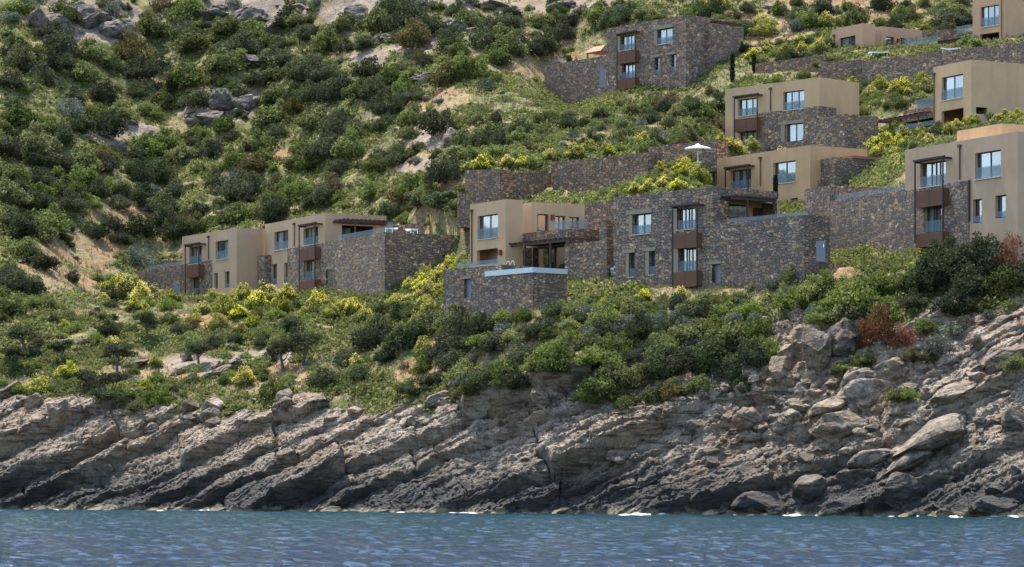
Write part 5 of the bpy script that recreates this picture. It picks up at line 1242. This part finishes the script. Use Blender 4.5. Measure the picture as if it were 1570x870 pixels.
for px, w, h in ((60,30,12),(150,44,14),(235,26,10),(330,36,12),(415,30,12),(505,40,14),(585,26,10),(690,34,12),(770,44,16),(860,30,12),(930,38,16),(1010,30,14),(1090,44,16),(1180,32,12),(1450,40,16),(1500,28,12)):
    boulder(px, np.interp(px, [0,1570], [778,789]), w, h, 'low wet dark rock at the waterline', tilt=.25, name='wet_rock', grp='wet rocks along the waterline')
# long slabs lying parallel to the beds
SL = [(1440,665,150,64,.42,'huge pale tilted slab of the right shore'),(1400,700,120,44,.5,'slab below the huge pale one'),(1490,700,90,40,.55,'tilted slab near the right edge'),(1540,545,80,34,.6,'steep pale slab at the right edge under the bushes'),(1460,600,80,34,.4,'grey slab above the huge pale one'),(320,575,70,16,.5,'thin pale slab in the grass above the left shore'),(350,560,60,14,.55,'thin pale slab higher in the grass above the left shore'),(200,560,50,14,.4,'pale slab in the grass of the left slope'),(275,568,50,14,.45,'grey slab in the grass below the broom'),(130,522,40,14,.2,'pale slab on the left slope near the umbrella juniper')]
for px, py, w, h, tl, lb in SL: boulder(px, py, w, h, lb, SM, tilt=tl, name='rock_slab', grp='tilted rock slabs', sink=.3)
# rubble of the right shore and loose stones on the ledges
RUB = [((1010,600),(1060,585),(1190,560),(1240,600),(1240,690),(1100,680),(1010,660)),((1180,590),(1330,560),(1400,600),(1420,680),(1280,700),(1180,680)),((1380,560),(1570,530),(1570,720),(1440,740),(1380,700)),((1010,670),(1240,700),(1400,740),(1560,740),(1560,780),(1010,780))]
RPH = ['in the rubble heap below the stone terrace wall','among the big boulders of the right shore','on the ledges near the right edge of the shore','near the waterline of the right shore']
def rub(poly, n, w0, w1, ph, sh='', grp='loose stones of the shore'):
    P = np.array(poly, float); lo, hi = P.min(0), P.max(0); k_ = 0; tr = 0
    while k_ < n and tr < n*8:
        tr += 1; px, py = rb.uniform(lo[0], hi[0]), rb.uniform(lo[1], hi[1])
        if not in_poly(poly, np.array([px]), np.array([py]))[0]: continue
        w = w0 + (w1-w0)*rb.random()**2.2; sz = 'small' if w < 14 else 'medium sized' if w < 22 else 'large'
        boulder(px, py, w, w*rb.uniform(.55, .95), f'{sz} loose stone {ph}', tilt=rb.choice((0, 0, .3, .5)), name='stone', grp=grp); k_ += 1
for pl_, n, a, b, ph in zip(RUB, (84, 64, 58, 30), (7, 8, 8, 12), (30, 32, 30, 44), RPH): rub(pl_, n, a, b, ph)
rub([(0,600),(200,615),(420,600),(640,600),(700,610),(640,640),(400,650),(150,680),(0,680)], 36, 7, 34, 'on the ledges at the top of the left shore rocks')
rub([(640,640),(1010,620),(1010,740),(640,740)], 9, 8, 24, 'on the slanting slabs in the middle of the shore')
rub([(700,610),(900,570),(1010,600),(1000,640),(850,640),(700,650)], 15, 8, 28, 'at the top of the middle shore slabs')
# rocks of the hillside
def hillrock(px, py, w, h, label, grp='grey rocks of the wild slope'):
    q = hit(px, py + h*.45)
    if q is None: return
    (x, y, z), T = q; W = w/2*y/F; Hh = h/2*y/F; o = bpy.data.objects.new('hill_rock', HM[rb.randrange(len(HM))]); COL.objects.link(o)
    o.location = (x, y + W*.5, z + Hh*.55); o.scale = (W*1.1, W*1.0, Hh*1.5); o.rotation_euler = (rb.uniform(-.2,.2), rb.uniform(-.35,.1), rb.uniform(0,6.28)); tag(o, label, 'rock', grp)
HR = [(90,35,60,44,'big grey crag in the top left corner'),(130,20,90,50,'tall grey rock wall in the top left corner'),(180,40,60,40,'grey crag right of the top left rock wall'),(60,30,40,40,'leftmost grey crag at the top'),(205,58,40,26,'grey rock below the top left crag'),(330,20,70,30,'grey rock along the top edge left of centre'),(390,25,80,44,'layered grey crag at the top edge'),(420,40,50,34,'grey crag below the layered one'),(545,20,50,40,'grey pinnacle at the top edge centre'),(520,40,36,24,'rock below the top pinnacle'),(640,35,60,26,'flat grey outcrop left of the high stone villa'),(700,35,50,26,'grey outcrop nearer to the high stone villa'),(590,55,40,18,'low grey rock band on the upper slope'),(340,150,50,46,'grey rock face in the middle of the wild slope'),(375,155,46,34,'grey rock right of the middle rock face'),(325,180,60,26,'low wide rock under the middle rock face'),(405,155,40,22,'pale rock beside the middle outcrop'),(395,92,50,22,'pale rock patch on the upper slope'),(690,209,34,32,'large round grey boulder beside the dry clearing'),(205,190,20,10,'white boulder on the wild slope, the brightest one'),(232,205,30,18,'white boulder right of the brightest one'),(185,225,26,18,'grey white boulder below the white pair'),(160,205,22,14,'grey white boulder left of the white pair'),(130,210,20,14,'grey boulder at the left of the white group'),(245,165,18,12,'pale small boulder above the white group'),(240,230,24,16,'pale boulder lowest of the white group'),(660,115,60,14,'flat grey rock band right of the dark round tree'),(620,105,30,10,'small flat rock beside the dark round tree'),(655,150,16,10,'pale stone on the clearing edge'),(1180,10,30,12,'pale rock in the red earth at the top'),(880,25,30,14,'pale rock left of the high stone villa roof'),(890,215,30,16,'grey white rock above the garden wall'),(870,222,26,14,'grey rock above the long garden wall'),(460,12,40,16,'pale rock at the top edge near the pinnacle'),(860,6,50,16,'grey rock at the top edge above the high villa'),(760,6,60,14,'grey rock at the top edge right of the pinnacle'),(300,75,24,10,'thin pale rock on the upper left slope'),(145,80,16,8,'small pale stone below the top left crag'),(360,300,24,12,'pale rock above the second villa'),(335,310,22,10,'small pale rock above the gap of the left villas'),(420,305,30,10,'flat pale rock over the roof of the second villa'),(230,500,26,14,'pale boulder on the left slope below the broom')]
for a in HR:
    hillrock(*a)
    if a[2] >= 36:
        for k_ in range(2): hillrock(a[0]+rb.uniform(-.6,.6)*a[2], a[1]+rb.uniform(-.35,.6)*a[3], a[2]*rb.uniform(.2,.5), a[3]*rb.uniform(.2,.5), 'grey broken rock around the ' + ' '.join(a[4].split()[-11:]))
for poly, n, w0, w1, ph in (([(0,0),(700,0),(700,200),(600,300),(350,330),(0,450)], 84, 5, 20, 'on the wild slope'), ([(600,200),(830,110),(835,160),(720,260),(640,330)], 32, 4, 14, 'on the dry clearing below the high stone villa'), ([(100,340),(260,300),(640,250),(640,320),(300,350)], 24, 4, 14, 'on the slope behind the left villas'), ([(0,480),(200,470),(620,520),(620,590),(0,600)], 40, 5, 16, 'on the slope above the left shore'), ([(840,180),(1100,150),(1100,215),(850,235)], 14, 4, 12, 'between the high stone villa and the garden walls'), ([(1060,20),(1270,0),(1400,0),(1270,40),(1150,60)], 14, 4, 10, 'in the red earth at the top right')):
    P = np.array(poly, float); lo, hi = P.min(0), P.max(0); k_ = 0; nz_ = 0
    while k_ < n and nz_ < 3000:
        nz_ += 1; px, py = rb.uniform(lo[0], hi[0]), rb.uniform(lo[1], hi[1])
        if not in_poly(poly, np.array([px]), np.array([py]))[0]: continue
        w = w0 + (w1-w0)*rb.random()**2; q = hit(px, py)
        if q is None or hidden(q[0][0], q[0][1], q[0][2]+.3) or in_house(q[0][0], q[0][1], .3): continue
        hillrock(px, py, w, w*rb.uniform(.45,.8), f'{"small" if w < 9 else "medium sized"} pale limestone rock {ph}', 'scattered limestone rocks of the slope'); k_ += 1
# ================================================================== camera, sun, sky
cam = bpy.data.cameras.new('camera'); co = bpy.data.objects.new('camera', cam); COL.objects.link(co)
co.location = (0, 0, H); co.rotation_euler = (R(90), 0, 0); cam.sensor_width = 36; cam.lens = 36*F/1570; cam.shift_y = (HY-435)/1570; cam.clip_end = 3000; cam.clip_start = .5
scene.camera = co
AZ, EL = R(-30), R(65)
S = Vector((math.sin(AZ)*math.cos(EL), math.cos(AZ)*math.cos(EL), math.sin(EL)))
sun = bpy.data.lights.new('sun', 'SUN'); so = bpy.data.objects.new('sun', sun); COL.objects.link(so)
sun.energy = 3.7; sun.angle = R(.53); sun.color = (1., .95, .87); so.rotation_euler = S.to_track_quat('Z', 'Y').to_euler(); so.location = (0, 250, 150)
w = bpy.data.worlds.new('World'); scene.world = w; w.use_nodes = True; nt = w.node_tree; nt.nodes.clear()
sk = nt.nodes.new('ShaderNodeTexSky'); sk.sky_type = 'NISHITA'; sk.sun_disc = False; sk.sun_elevation = EL; sk.sun_rotation = AZ; sk.altitude = 0; sk.air_density = 1.; sk.dust_density = 1.2; sk.ozone_density = 1.
bg = nt.nodes.new('ShaderNodeBackground'); bg.inputs[1].default_value = .15; ow = nt.nodes.new('ShaderNodeOutputWorld')
nt.links.new(sk.outputs[0], bg.inputs[0]); nt.links.new(bg.outputs[0], ow.inputs[0])
vs = scene.view_settings; vs.view_transform = 'Standard'; vs.look = 'None'; vs.exposure = 1.47; vs.gamma = 1.; vs.use_curve_mapping = False
scene.cycles.max_bounces = 6; scene.cycles.diffuse_bounces = 3; scene.cycles.glossy_bounces = 3; scene.cycles.transparent_max_bounces = 10; scene.cycles.transmission_bounces = 3
scene.cycles.use_denoising = True; scene.cycles.sample_clamp_indirect = 6.
try: scene.cycles.denoiser = 'OPENIMAGEDENOISE'
except Exception: pass
